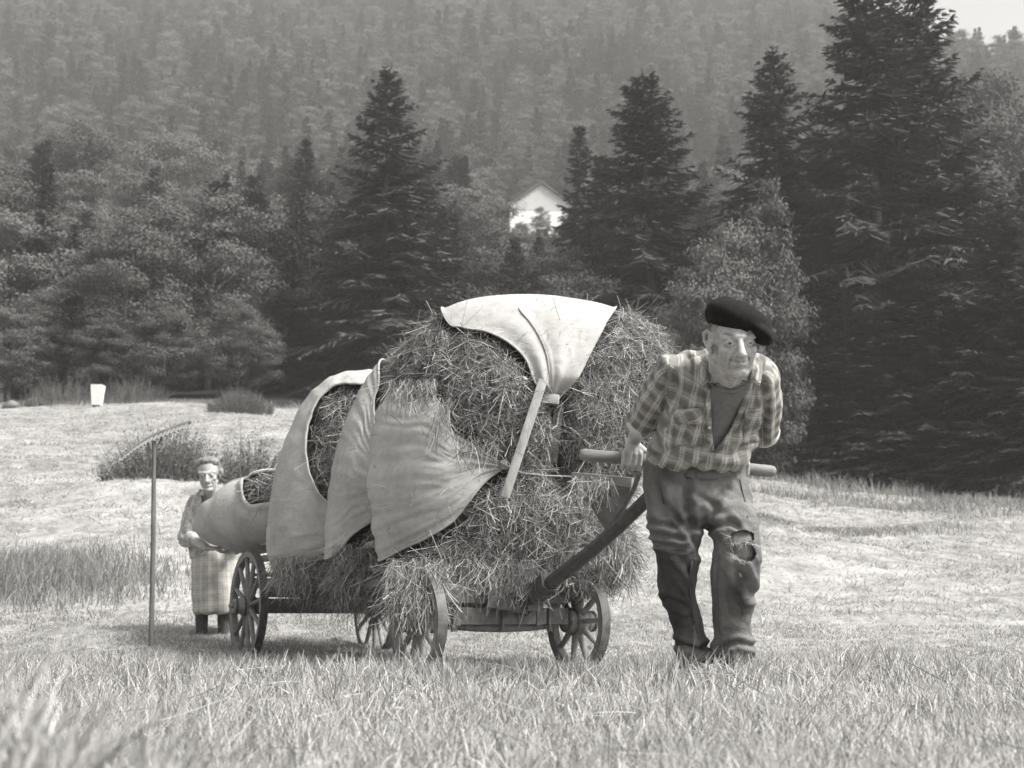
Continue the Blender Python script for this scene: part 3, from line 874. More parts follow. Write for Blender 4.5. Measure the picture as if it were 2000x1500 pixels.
def patch(bv, center, A, B, ns, nt_, off, fold, name):
    """cloth between two edge curves A and B, laid over the hay"""
    def resample(C, n):
        C = [Vector(c) for c in C]; L = len(C) - 1; out = []
        for i in range(n):
            t = i / (n - 1) * L; k = min(int(t), L - 1); f = t - k
            p0, p1, p2, p3 = C[max(k - 1, 0)], C[k], C[k + 1], C[min(k + 2, L)]
            out.append(0.5 * ((2 * p1) + (p2 - p0) * f + (2 * p0 - 5 * p1 + 4 * p2 - p3) * f * f + (3 * p1 - p0 - 3 * p2 + p3) * f ** 3))
        return out
    A = resample(A, ns); B = resample(B, ns); P = np.zeros((ns, nt_, 3)); 
    for i in range(ns):
        for j in range(nt_):
            q = A[i].lerp(B[i], j / (nt_ - 1)); d = (q - center)
            r = bv.ray_cast(center, d.normalized())
            rad = (r[0] - center).length if r[0] is not None else d.length
            # keep close to the hay, but never far beyond the chord
            P[i, j] = center + d.normalized() * (rad if abs(rad - d.length) < 0.45 else d.length)
    for _ in range(6):     # a taut sheet bridges the lumps
        Q = P.copy()
        Q[1:-1, 1:-1] = (P[:-2, 1:-1] + P[2:, 1:-1] + P[1:-1, :-2] + P[1:-1, 2:] + 2 * P[1:-1, 1:-1]) / 6
        P = Q
    out = []
    for i in range(ns):
        for j in range(nt_):
            p = Vector(P[i, j]); d = (p - center).normalized()
            out.append(p + d * (off + fold(i / (ns - 1), j / (nt_ - 1), p)))
    F = [(i * nt_ + j, i * nt_ + j + 1, (i + 1) * nt_ + j + 1, (i + 1) * nt_ + j) for i in range(ns - 1) for j in range(nt_ - 1)]
    me = bpy.data.meshes.new(name); me.from_pydata([tuple(v) for v in out], [], F); me.update()
    me.polygons.foreach_set('use_smooth', np.ones(len(me.polygons), dtype=bool))
    return me, out
def hem_tube(pts, m, parent, name='hem', r=0.004):
    b = MB(); b.tube(pts, r, 6); o = b.build(name, m, parent, True); return o

def strands(me, n, seed, cover=None, Lr=(0.04, 0.13), wd=(0.0013, 0.0027), front_only=True, hang=0.35, outk=0.10, zlow=None):
    rng = np.random.default_rng(seed)
    me.calc_loop_triangles()
    T = np.empty(len(me.loop_triangles) * 3, np.int32); me.loop_triangles.foreach_get('vertices', T); T = T.reshape(-1, 3)
    V = np.empty(len(me.vertices) * 3, np.float32); me.vertices.foreach_get('co', V); V = V.reshape(-1, 3)
    a, b, c = V[T[:, 0]], V[T[:, 1]], V[T[:, 2]]
    nr = np.cross(b - a, c - a); ar = np.linalg.norm(nr, axis=1); nr /= ar[:, None] + 1e-12
    wgt = ar.copy()
    if front_only: wgt *= np.where(nr[:, 1] > 0.45, 0.12, 1.0)
    idx = rng.choice(len(T), n, p=wgt / wgt.sum())
    u = rng.uniform(0, 1, (n, 2)); fl = u.sum(1) > 1; u[fl] = 1 - u[fl]
    P = a[idx] + (b - a)[idx] * u[:, :1] + (c - a)[idx] * u[:, 1:]
    N = nr[idx]
    if cover is not None:
        keep = np.ones(n, bool)
        for i in range(n):
            h = cover.find_nearest(Vector(P[i]), 0.045)
            if h[0] is not None: keep[i] = False
        P, N = P[keep], N[keep]; n = len(P)
    q = rng.normal(size=(n, 3)); q[:, 2] -= hang * rng.uniform(0, 2.2, n)
    D = q - N * (q * N).sum(1, keepdims=True); D /= np.linalg.norm(D, axis=1, keepdims=True) + 1e-9
    D = D + N * np.abs(rng.normal(0, outk, n))[:, None] + N * 0.06; D /= np.linalg.norm(D, axis=1, keepdims=True)
    L = rng.uniform(*Lr, n) * rng.uniform(0.6, 1.2, n)
    if cover is not None:
        keep = np.array([cover.find_nearest(Vector(p + d * l), 0.03)[0] is None or rng.uniform() < .06 for p, d, l in zip(P, D, L)])
        P, N, D, L = P[keep], N[keep], D[keep], L[keep]; n = len(P)
    Wd = rng.uniform(*wd, n)
    bend = rng.normal(0, 0.35, (n, 3)) - N * 0.15; bend[:, 2] -= 0.15
    roll = N + rng.normal(0, 0.5, (n, 3))
    P = P + N * rng.uniform(-0.012, 0.02, n)[:, None]
    return ribbons(P, D, L, Wd, bend, 4, False, roll, rng)
def fringe(boxes, n, seed, Lr=(0.08, 0.28), wd=(0.0014, 0.003)):
    """hay wisps hanging down: boxes of (px0, px1, row0, row1, Y0, Y1)"""
    rng = np.random.default_rng(seed); P = []
    for (x0, x1, r0, r1, y0, y1), k in zip(boxes, n):
        for _ in range(k): P.append(W(rng.uniform(x0, x1), rng.uniform(r0, r1), rng.uniform(y0, y1)))
    P = np.array([tuple(p) for p in P]); N = len(P)
    D = np.stack([rng.normal(0, .45, N), rng.normal(0, .3, N), -np.abs(rng.normal(1, .45, N))], 1); D /= np.linalg.norm(D, axis=1, keepdims=True)
    return ribbons(P, D, rng.uniform(*Lr, N), rng.uniform(*wd, N), rng.normal(0, .3, (N, 3)), 4, False, rng.normal(0, .5, (N, 3)) + np.array([0, -1, 0]), rng)
def join_vf(parts):
    Vs, Fs, n = [], [], 0
    for V, F in parts: Vs.append(V); Fs.append(F + n); n += len(V)
    return np.concatenate(Vs), np.concatenate(Fs)
def RV(o, root): o.location = -root.location; return o
def solid(o, t=0.004):
    md = o.modifiers.new('thickness', 'SOLIDIFY'); md.thickness = t; md.offset = 0
def ns(v, f, s): return mnoise.noise(Vector(v) * f + Vector((s, s * 1.7, -s)))

# ---- the front bundle
def groove1(co):
    p = proj(co)[0]; x, y = p
    d = 0
    if co.y < 6.9:
        xc = 1095 + (y - 780) * 0.06
        d = 0.14 * math.exp(-((x - xc) / 26) ** 2) * float(sstep(740, 790, y) * (1 - sstep(930, 1010, y)))
        d -= 0.05 * math.exp(-((x - 960) / 90) ** 2 - ((y - 760) / 90) ** 2)
        d -= 0.05 * math.exp(-((x - 900) / 110) ** 2 - ((y - 1110) / 60) ** 2)
        d += 0.05 * math.exp(-((y - 915) / 40) ** 2) * float(sstep(880, 960, x))
    return d
L1 = [(606, 985, 1100, .06), (608, 930, 1150, .16), (616, 880, 1203, .25), (638, 838, 1250, .33), (680, 797, 1288, .40), (740, 766, 1306, .44), (800, 757, 1300, .45), (860, 754, 1275, .45),
      (920, 753, 1235, .44), (980, 752, 1205, .43), (1040, 751, 1222, .42), (1090, 753, 1236, .40), (1125, 755, 1210, .37), (1148, 760, 1140, .32), (1164, 775, 1080, .24), (1174, 830, 1010, .1)]
h1 = loft(L1, 6.92, 8, lump=0.045, seed=1, groove=groove1, nth=120, nlev=90)
b1 = SKIN[1]; c1 = W(1010, 880, 6.95)
root1 = thing('hay_bundle', 'largest hay bundle at the front of the cart with sheet corners knotted over it', 'hay bundle', tuple(c1), 'hay bundles on the cart')
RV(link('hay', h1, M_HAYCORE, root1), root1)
Bk = lambda px, py, dY, Y=6.92: W(px, py, Y + dY)
H1 = lambda px, py: hit(b1, px, py, 6.6)
cA = [Bk(860, 735, .42), Bk(790, 742, .3), Bk(757, 752, .05), H1(800, 768), H1(842, 772), H1(866, 806), H1(882, 842), H1(925, 868), H1(984, 906)]
cB = [Bk(860, 1085, .42), Bk(790, 1088, .3), Bk(746, 1088, .05), H1(772, 1080), H1(833, 1050), H1(885, 1017), H1(917, 978), H1(948, 940), H1(984, 913)]
def fold1(s, t, p):
    k = max(0, s - .35) / .65
    rad = 0.012 * math.sin(t * 26 + 2.0 * ns((s * 3, t * 2, 0), 1, 3)) * k ** 1.6 * (1 - k ** 6)
    rip = 0.014 * ns((0.3 * s, p.z * 9, p.x * 1.5), 1.6, 7) * math.exp(-((s - .28) / .22) ** 2)
    sag = 0.060 * math.sin(math.pi * t) * math.sin(math.pi * min(1, s * 1.1))
    big = 0.006 * ns(p, 2.4, 2) + 0.0055 * (.5 - abs(ns((s * 2.2, t * 9 + .6 * math.sin(s * 4), 0), 1.6, 6)) * 2.2) * (1 - .5 * s) + .004 * ns((s * 7, t * 22, 1), 1.2, 9)
    edge = 0.010 * math.exp(-((1 - t) / .04) ** 2) - .045 * math.exp(-(t / .11) ** 2) * (1 - s ** 3)
    return rad + rip + sag + big + edge - .02 * math.exp(-((1 - t) / .05) ** 2)
me, pts = patch(b1, c1, cA, cB, 110, 90, 0.012, fold1, 'cloth')
cl1 = RV(link('cloth', me, M_LINEN, root1), root1); solid(cl1)
sheetL = me
hm = hem_tube([pts[i * 90 + 89] for i in range(110)], M_LINEN, cl1, 'hem', .006)
tA = [Bk(930, 690, .50), Bk(895, 628, .36), H1(872, 626), H1(905, 644), H1(950, 652), H1(998, 676), H1(1028, 706), H1(1046, 750), H1(1070, 772)]
tB = [Bk(1170, 690, .50), Bk(1186, 628, .36), H1(1190, 620), H1(1178, 640), H1(1164, 666), H1(1146, 700), H1(1128, 736), H1(1110, 760), H1(1096, 774)]
def fold2(s, t, p):
    k = max(0, s - .2) / .8
    return 0.020 * math.sin(t * 17 + 1.5 + 3 * s) * k ** 1.5 + 0.010 * ns(p, 4, 5) + 0.012 * math.exp(-((t - .42 - .05 * s) / .035) ** 2) * k + .02 * math.sin(math.pi * t) * (1 - k)
me, pts2 = patch(b1, c1, tA, tB, 80, 80, 0.014, fold2, 'cloth')
tc = RV(link('cloth', me, M_LINEN, root1), root1); solid(tc)
hem_tube([pts2[i * 80] for i in range(12, 80)], M_LINEN, tc, 'hem', .005); hem_tube([pts2[i * 80 + 79] for i in range(12, 80)], M_LINEN, tc, 'hem', .004)
hem_tube([sum((pts2[k * 80 + 33] for k in range(i - 6, i + 7)), Vector()) / 13 + Vector((0, -.006, .005)) for i in range(8, 72, 3)], M_LINEN, tc, 'seam', .0045)
def merge_bvh(meshes):
    V, F = [], []
    for q in meshes:
        n = len(V); V += [v.co.copy() for v in q.vertices]; F += [tuple(i + n for i in p.vertices) for p in q.polygons]
    return BVHTree.FromPolygons(V, F)
cov1 = merge_bvh([sheetL, me])
VF = join_vf([strands(h1, 105000, 1, cov1), strands(h1, 700, 2, cov1, (0.10, 0.24), (0.002, 0.0036), True, .6, .05), strands(h1, 800, 3, cov1, (0.03, 0.09), (0.0012, 0.0022), True, -.4, .35), strands(h1, 500, 8, cov1, (0.015, 0.04), (0.006, 0.013), True, .2, .1),
              fringe([(850, 900, 612, 634, 6.72, 6.9), (757, 850, 738, 766, 6.40, 6.46), (850, 885, 775, 835, 6.30, 6.42), (885, 975, 850, 880, 6.32, 6.42), (757, 870, 1090, 1190, 6.18, 6.4), (765, 850, 1150, 1205, 6.12, 6.4), (870, 1050, 1090, 1150, 6.4, 6.6), (1170, 1238, 1040, 1120, 6.6, 6.9), (1122, 1200, 928, 944, 6.1, 6.26)], [160, 260, 150, 120, 1800, 700, 1300, 900, 220], 4, (.05, .14))])
RV(link('hay_stalks', np_mesh('hay_stalks', *VF), M_HAY, root1), root1)
kn = MB(); kp = H1(985, 909) + Vector((0, -.02, 0)); kn.box(kp, (.016, .004, 0), (0, .018, 0), (-.003, 0, .024), .006)
kn.tube([kp + Vector((-.02, -.02, .012)), kp + Vector((.0, -.026, 0)), kp + Vector((.03, -.02, -.015))], .006, 6)
RV(kn.build('toggle', M_CORD, root1, True), root1)
kn = MB(); kp = H1(1076, 782) + Vector((0, -.03, 0)); kn.box(kp, (.042, .006, -.004), (0, .03, 0), (.002, 0, .026), .008)
RV(kn.build('toggle', M_WOODL, root1, True), root1)
kn = MB(); q = [H1(1098, 790), H1(1090, 812), H1(1087, 834), H1(1078, 840), H1(1070, 836)]; kn.tube([p + Vector((0, -.05, 0)) for p in q], .005, 6)
q = [H1(985, 912), H1(1020, 925), H1(1060, 930), H1(1120, 932)]; kn.tube([p + Vector((0, -.03, 0)) for p in q], .004, 6)
RV(kn.build('cord', M_CORD, root1, True), root1)
b = MB(); yq = min(H1(1055, 770).y, H1(990, 960).y, H1(1020, 860).y) - 0.045
b.beam(W(1061, 742, yq - .01), W(986, 972, yq - .02), 0.046, 0.022, (0, 1, 0), .005)
tag(b.build('binding_stick', M_WOODL, None, True), 'pale flat wooden stick slanting across the front of the largest hay bundle', 'stick')
b = MB(); b.beam(W(1092, 794, yq + .17), W(1078, 905, yq + .2), 0.05, 0.04, (0, 1, 0), .006)
tag(b.build('rack_post', M_WOOD, None, True), 'dark upright post sunk in the cleft between the hay lobes', 'post')

# ---- second bundle
L2 = [(690, 820, 940, .1), (698, 775, 1040, .22), (720, 748, 1100, .3), (760, 722, 1140, .36), (830, 692, 1150, .4), (920, 668, 1160, .41), (1000, 652, 1160, .41), (1085, 645, 1150, .38), (1125, 652, 1100, .34), (1155, 662, 1050, .25), (1172, 690, 1000, .1)]
h2 = loft(L2, 7.70, 10, seed=5, lump=.035); b2 = SKIN[5]; c2 = W(850, 920, 7.72)
root2 = thing('hay_bundle', 'middle hay bundle behind the largest one, its sheet pulled to a low point', 'hay bundle', tuple(c2), 'hay bundles on the cart')
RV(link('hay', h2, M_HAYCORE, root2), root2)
H2 = lambda px, py: hit(b2, px, py, 7.4); B2 = lambda px, py, dY: W(px, py, 7.7 + dY)
cA = [B2(850, 690, .4), B2(795, 692, .25), B2(757, 706, 0), H2(742, 742), H2(733, 785), H2(742, 835), H2(770, 880), H2(830, 920)]
cB = [B2(760, 1080, .4), B2(690, 1085, .25), B2(637, 1086, 0), H2(662, 1076), H2(692, 1042), H2(730, 1014), H2(770, 985), H2(830, 950)]
def fold3(s, t, p): return 0.016 * math.sin(t * 15 + 3 * ns(p, 2, 1)) * float(sstep(.35, .9, s)) + .009 * ns(p, 2.6, 12) + .006 * (.5 - abs(ns((s * 2.4, t * 9, 0), 1.6, 4)) * 2.2) + .004 * ns((s * 7, t * 20, 1), 1.2, 9) + .03 * math.sin(math.pi * t) + .008 * math.exp(-((1 - t) / .05) ** 2)
me, p3 = patch(b2, c2, cA, cB, 90, 80, .012, fold3, 'cloth')
k = RV(link('cloth', me, M_LINEN, root2), root2); solid(k); hem_tube([p3[i * 80 + 79] for i in range(90)], M_LINEN, k, 'hem', .006); hem_tube([p3[i * 80] for i in range(20, 90)], M_LINEN, k, 'hem', .006)
cov = merge_bvh([me])
VF = join_vf([strands(h2, 36000, 6, cov), fringe([(648, 760, 1060, 1150, 7.25, 7.5), (660, 760, 1120, 1165, 7.3, 7.6)], [1700, 800], 7, (.05, .16))])
RV(link('hay_stalks', np_mesh('hay_stalks', *VF), M_HAY, root2), root2)

# ---- third bundle
L3 = [(741, 705, 780, .08), (745, 672, 840, .2), (762, 632, 890, .28), (800, 600, 910, .35), (860, 572, 925, .38), (930, 549, 930, .4), (1000, 538, 930, .4), (1070, 533, 930, .38), (1105, 540, 900, .34), (1135, 556, 880, .26), (1158, 585, 860, .1)]
h3 = loft(L3, 8.42, 10, seed=9, lump=.03); b3 = SKIN[9]; c3 = W(730, 930, 8.45)
root3 = thing('hay_bundle', 'hindmost upright hay bundle with a sheet hooped round its open mouth', 'hay bundle', tuple(c3), 'hay bundles on the cart')
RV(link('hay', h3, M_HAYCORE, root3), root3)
H3 = lambda px, py: hit(b3, px, py, 8.1); B3 = lambda px, py, dY: W(px, py, 8.42 + dY)
cA = [H3(745, 760), H3(700, 758), H3(660, 758), H3(625, 788), H3(606, 840), H3(604, 890), H3(617, 940), H3(648, 985), H3(700, 1010)]
cB = [B3(770, 735, .34), B3(705, 738, .34), B3(655, 745, .34), B3(605, 790, .34), B3(565, 870, .34), B3(540, 1000, .30), B3(527, 1092, .05), H3(565, 1100), H3(690, 1072)]
def fold4(s, t, p): return .008 * ns(p, 2.8, 22) + .009 * (.5 - abs(ns((s * 8, t * 2.2, 0), 1.4, 14)) * 2.2) + .003 * ns(p, 16, 3) + .012 * math.sin(math.pi * t) * 1.2 + .012 * math.exp(-(t / .05) ** 2)
me, p4 = patch(b3, c3, cA, cB, 90, 80, .014, fold4, 'cloth')
k = RV(link('cloth', me, M_LINEN, root3), root3); solid(k); hem_tube([p4[i * 80] for i in range(90)], M_LINEN, k, 'hem', .009); hem_tube([p4[i * 80 + 79] for i in range(50, 90)], M_LINEN, k, 'hem', .007)
cov = merge_bvh([me])
VF = join_vf([strands(h3, 36000, 16, cov), fringe([(532, 660, 1085, 1130, 7.9, 8.2), (550, 660, 1110, 1150, 7.9, 8.3)], [1600, 800], 17, (.05, .16))])
RV(link('hay_stalks', np_mesh('hay_stalks', *VF), M_HAY, root3), root3)

# ---- the flat bundle at the back, held by the woman
def roll():
    A0, A1 = W(392, 1022, 9.75), W(640, 1000, 8.75)
    n = 40; nth = 56; P = []
    ax = (A1 - A0); al = ax.normalized(); sdv = al.cross(Vector((0, 0, 1))).normalized(); upv = sdv.cross(al)
    for i in range(n):
        t = i / (n - 1); c = A0 + ax * t
        rz = 0.27 * (min(1, (t / .42)) ** .55 if t > 0 else .0) * (1 - .15 * max(0, t - .6)) + .012; ry = rz * 1.15
        c = c + Vector((0, 0, -.02 + .06 * t))
        P.append([c + sdv * ry * math.cos(2 * math.pi * k / nth) + upv * rz * math.sin(2 * math.pi * k / nth) * (1 if math.sin(2 * math.pi * k / nth) > 0 else .86) for k in range(nth)])
    root = thing('hay_bundle', 'low hay bundle lying at the back of the cart against the woman', 'hay bundle', tuple(A0.lerp(A1, .5)), 'hay bundles on the cart')
    V = [p + (p - A0.lerp(A1, i / (n - 1))).normalized() * .018 * (ns(p, 6, 3) - .6) for i, r in enumerate(P) for p in r]
    F = [(i * nth + k, i * nth + (k + 1) % nth, (i + 1) * nth + (k + 1) % nth, (i + 1) * nth + k) for i in range(n - 1) for k in range(nth)]
    F += [tuple(range(nth)), tuple(range((n - 1) * nth, n * nth))]
    me = bpy.data.meshes.new('hay'); me.from_pydata([tuple(v) for v in V], [], F); me.update()
    bm = bmesh.new(); bm.from_mesh(me); bmesh.ops.recalc_face_normals(bm, faces=bm.faces[:]); bm.to_mesh(me); bm.free()
    me.polygons.foreach_set('use_smooth', np.ones(len(me.polygons), dtype=bool))
    RV(link('hay', me, M_HAYCORE, root), root)
    # the sheet: open towards the top right
    V = []; m2 = 80; n2 = 60
    for i in range(n2):
        t = i / (n2 - 1) * .99
        op = 0.0 if t < .48 else 1.0 * float(sstep(.48, .75, t))        # half opening angle
        fi = t * (n - 1); k0 = min(int(fi), n - 2); f = fi - k0
        mid = R(62)
        for j in range(m2):
            g = mid + op + (2 * math.pi - 2 * op) * j / (m2 - 1)
            kk = (g / (2 * math.pi) * nth) % nth; ka = int(kk) % nth; kb = (ka + 1) % nth; fk = kk - int(kk)
            p = (P[k0][ka].lerp(P[k0][kb], fk)).lerp(P[k0 + 1][ka].lerp(P[k0 + 1][kb], fk), f)
            c = A0.lerp(A1, t); d = (p - c).normalized()
            fl = .010 * math.sin(g * 5 + t * 22 + 2 * ns(p, 3, 1)) * (1 - t) + .012 * ns(p, 7, 8)
            if op > .1 and (j < 3 or j > m2 - 4): fl += .02
            V.append(p + d * (.012 + fl))
    F = [(i * m2 + j, i * m2 + j + 1, (i + 1) * m2 + j + 1, (i + 1) * m2 + j) for i in range(n2 - 1) for j in range(m2 - 1)]
    mc = bpy.data.meshes.new('cloth'); mc.from_pydata([tuple(v) for v in V], [], F); mc.update()
    mc.polygons.foreach_set('use_smooth', np.ones(len(mc.polygons), dtype=bool))
    k = RV(link('cloth', mc, M_LINEN, root), root); solid(k, .005)
    hem_tube([V[i * m2] for i in range(20, n2)], M_LINEN, k, 'hem', .012)
    VF = strands(me, 9000, 31, merge_bvh([mc]), (.06, .16), (.003, .005))
    RV(link('hay_stalks', np_mesh('hay_stalks', *VF), M_HAY, root), root)
roll()
# ------------------------------------------------------------------ people: solid forms melted into one continuous surface
class Solid:
    def __init__(s): s.m = MB()
    def cap(s, p0, p1, r0, r1, sx=1.0, sy=1.0, side=None, n=20):
        p0, p1 = Vector(p0), Vector(p1); t = (p1 - p0); L = t.length; t = t / L if L > 1e-6 else Vector((0, 0, 1))
        ref = Vector(side) if side is not None else (Vector((1, 0, 0)) if abs(t.x) < .8 else Vector((0, 1, 0)))
        a = (ref - t * ref.dot(t)).normalized(); b = t.cross(a); V = []; F = []; rings = []
        for k in range(1, 6): g = math.pi / 2 * k / 5; rings.append((-r0 * math.cos(g), r0 * math.sin(g)))
        for k in range(0, 5): g = math.pi / 2 * k / 5; rings.append((L + r1 * math.sin(g), r1 * math.cos(g)))
        for h, r in rings:
            for k in range(n): g = 2 * math.pi * k / n; V.append(p0 + t * h + a * r * sx * math.cos(g) + b * r * sy * math.sin(g))
        m = len(rings)
        for i in range(m - 1):
            for k in range(n): F.append((i * n + k, i * n + (k + 1) % n, (i + 1) * n + (k + 1) % n, (i + 1) * n + k))
        F.append(tuple(range(n))[::-1]); F.append(tuple(range((m - 1) * n, m * n)))
        s.m.add(V, F)
    def chain(s, pts, rad, **k):
        for i in range(len(pts) - 1): s.cap(pts[i], pts[i + 1], rad[i], rad[i + 1], **k)
    def ell(s, c, r, M=None, n=24):
        c = Vector(c); V = []; F = []; m = 14
        for i in range(1, m):
            g = math.pi * i / m
            for k in range(n):
                h = 2 * math.pi * k / n; v = Vector((r[0] * math.sin(g) * math.cos(h), r[1] * math.sin(g) * math.sin(h), r[2] * math.cos(g)))
                V.append(c + (M @ v if M is not None else v))
        for i in range(m - 2):
            for k in range(n): F.append((i * n + k, (i + 1) * n + k, (i + 1) * n + (k + 1) % n, i * n + (k + 1) % n))
        F.append(tuple(range(n))); F.append(tuple(range((m - 2) * n, (m - 1) * n))[::-1])
        s.m.add(V, F)
    def rings(s, lev, n=40, e=0.9, nl=30):
        """lev: (row, left column, right column, distance, half depth); a closed loft through the levels"""
        lv = np.array(lev, float); tt = np.linspace(0, 1, len(lv)); q = np.linspace(0, 1, nl)
        g = [np.interp(q, tt, lv[:, k]) for k in range(5)]
        for k in range(5):
            g[k][1:-1] = (g[k][:-2] + 2 * g[k][1:-1] + g[k][2:]) / 4
        V = []; F = []
        for r, l, rr, Y, T in zip(*g):
            a, b = W(l, r, Y), W(rr, r, Y); c = (a + b) / 2; h = (b - a).length / 2
            for k in range(n):
                th = 2 * math.pi * k / n; cs, sn = math.cos(th), math.sin(th)
                V.append(c + Vector((h * math.copysign(abs(cs) ** e, cs), T * math.copysign(abs(sn) ** e, sn), 0)))
        for i in range(nl - 1):
            for k in range(n): F.append((i * n + k, i * n + (k + 1) % n, (i + 1) * n + (k + 1) % n, (i + 1) * n + k))
        F.append(tuple(range(n))[::-1]); F.append(tuple(range((nl - 1) * n, nl * n)))
        s.m.add(V, F)
    def melt(s, name, voxel, smooth=4):
        me = bpy.data.meshes.new(name); me.from_pydata(s.m.v, [], s.m.f); me.update()
        bm = bmesh.new(); bm.from_mesh(me); bmesh.ops.recalc_face_normals(bm, faces=bm.faces[:]); bm.to_mesh(me); bm.free()
        o = bpy.data.objects.new('melt', me); COL.objects.link(o)
        md = o.modifiers.new('r', 'REMESH'); md.mode = 'VOXEL'; md.voxel_size = voxel; md.adaptivity = 0
        dg = bpy.context.evaluated_depsgraph_get()
        out = bpy.data.meshes.new_from_object(o.evaluated_get(dg)); out.name = name
        bpy.data.objects.remove(o); bpy.data.meshes.remove(me)
        relax(out, smooth)
        out.polygons.foreach_set('use_smooth', np.ones(len(out.polygons), dtype=bool))
        return out
def getV(me):
    V = np.empty(len(me.vertices) * 3, np.float32); me.vertices.foreach_get('co', V); return V.reshape(-1, 3).astype(float)
def setV(me, V):
    me.vertices.foreach_set('co', np.ascontiguousarray(V, np.float32).ravel()); me.update()
def getN(me):
    V = np.empty(len(me.vertices) * 3, np.float32); me.vertex_normals.foreach_get('vector', V); return V.reshape(-1, 3).astype(float)
def relax(me, it):
    if not it: return
    E = np.empty(len(me.edges) * 2, np.int32); me.edges.foreach_get('vertices', E); E = E.reshape(-1, 2)
    V = getV(me); n = len(V)
    deg = np.bincount(E.ravel(), minlength=n).astype(float)[:, None]
    for k in range(it):
        S = np.stack([np.bincount(E[:, 0], V[E[:, 1], c], n) + np.bincount(E[:, 1], V[E[:, 0], c], n) for c in range(3)], 1)
        V = V + (0.6 if k % 2 == 0 else -0.3 if it > 6 else .5) * (S / np.maximum(deg, 1) - V)
    setV(me, V)
def noise_v(V, f, seed):
    f = np.array(f) if hasattr(f, '__len__') else np.array([f] * 3); Q = V * f + np.array([seed, seed * 1.3, -seed])
    return np.array([mnoise.noise(Vector(q)) for q in Q])
def displace(me, d):
    V = getV(me); setV(me, V + getN(me) * np.asarray(d)[:, None])
def in_poly(P, poly):
    x, y = P[:, 0], P[:, 1]; c = np.zeros(len(P), bool); n = len(poly)
    for i in range(n):
        x0, y0 = poly[i]; x1, y1 = poly[(i + 1) % n]
        m = ((y0 > y) != (y1 > y)); xi = (x1 - x0) * (y - y0) / ((y1 - y0) if y1 != y0 else 1e-9) + x0
        c ^= m & (x < xi)
    return c
def cut(me, poly, ymax):
    """cuts an opening out of the front of a garment"""
    bm = bmesh.new(); bm.from_mesh(me); bm.verts.ensure_lookup_table()
    V = np.array([v.co[:] for v in bm.verts]); ins = in_poly(proj(V), poly) & (V[:, 1] < ymax)
    kill = [f for f in bm.faces if all(ins[v.index] for v in f.verts) and f.normal.y < 0.25]
    bmesh.ops.delete(bm, geom=kill, context='FACES'); bm.to_mesh(me); bm.free(); me.update()
def seg_dist(V, pts):
    """distance of each vertex to a polyline"""
    best = np.full(len(V), 9.0)
    for a, b in zip(pts[:-1], pts[1:]):
        a, b = np.array(a), np.array(b); d = b - a; t = np.clip(((V - a) @ d) / (d @ d), 0, 1)
        best = np.minimum(best, np.linalg.norm(V - (a + t[:, None] * d), axis=1))
    return best
def on_front(bv, grid_px, off, Y0):
    """small sheet lying on a garment: grid of photo spots -> vertices"""
    V = []
    for row in grid_px:
        for (px, py, o) in row:
            d = ray(px, py); h = bv.ray_cast(EYE, d)
            p = h[0] if h[0] is not None else W(px, py, Y0)
            V.append(p - d.normalized() * (off + o))
    n, m = len(grid_px), len(grid_px[0])
    F = [(i * m + j, i * m + j + 1, (i + 1) * m + j + 1, (i + 1) * m + j) for i in range(n - 1) for j in range(m - 1)]
    me = bpy.data.meshes.new('sheet'); me.from_pydata([tuple(v) for v in V], [], F); me.update()
    me.polygons.foreach_set('use_smooth', np.ones(len(me.polygons), dtype=bool))
    return me
def quad_grid(c, n, m, lift=lambda s, t: 0):
    """bilinear grid between four corners (tl, tr, br, bl)"""
    out = []
    for i in range(n):
        t = i / (n - 1); r = []
        for j in range(m):
            s = j / (m - 1)
            x = (1 - t) * ((1 - s) * c[0][0] + s * c[1][0]) + t * ((1 - s) * c[3][0] + s * c[2][0])
            y = (1 - t) * ((1 - s) * c[0][1] + s * c[1][1]) + t * ((1 - s) * c[3][1] + s * c[2][1])
            r.append((x, y, lift(s, t)))
        out.append(r)
    return out
def set_cloth(me, uv):
    a = me.attributes.new('weave', 'FLOAT_VECTOR', 'POINT')
    a.data.foreach_set('vector', np.concatenate([uv, np.zeros((len(uv), 1))], 1).astype(np.float32).ravel())
def limb_uv(V, segs):
    """cloth coordinates wound round the nearest of several limbs (p0, p1, radius, offset)"""
    best = np.full(len(V), 1e9); uv = np.zeros((len(V), 2))
    for p0, p1, r, off in segs:
        p0, p1 = np.array(p0), np.array(p1); d = p1 - p0; L = np.linalg.norm(d); t = d / L
        h = (V - p0) @ t; q = V - p0 - np.clip(h, 0, L)[:, None] * t; dist = np.linalg.norm(q, axis=1) - r
        f = np.array([0, -1.0, 0]); f = f - t * (f @ t); f /= np.linalg.norm(f); s = np.cross(t, f)
        u = np.arctan2(q @ s, q @ f) * r
        m = dist < best; best[m] = dist[m]; uv[m, 0] = u[m] + off; uv[m, 1] = h[m] + off * .7
    return uv
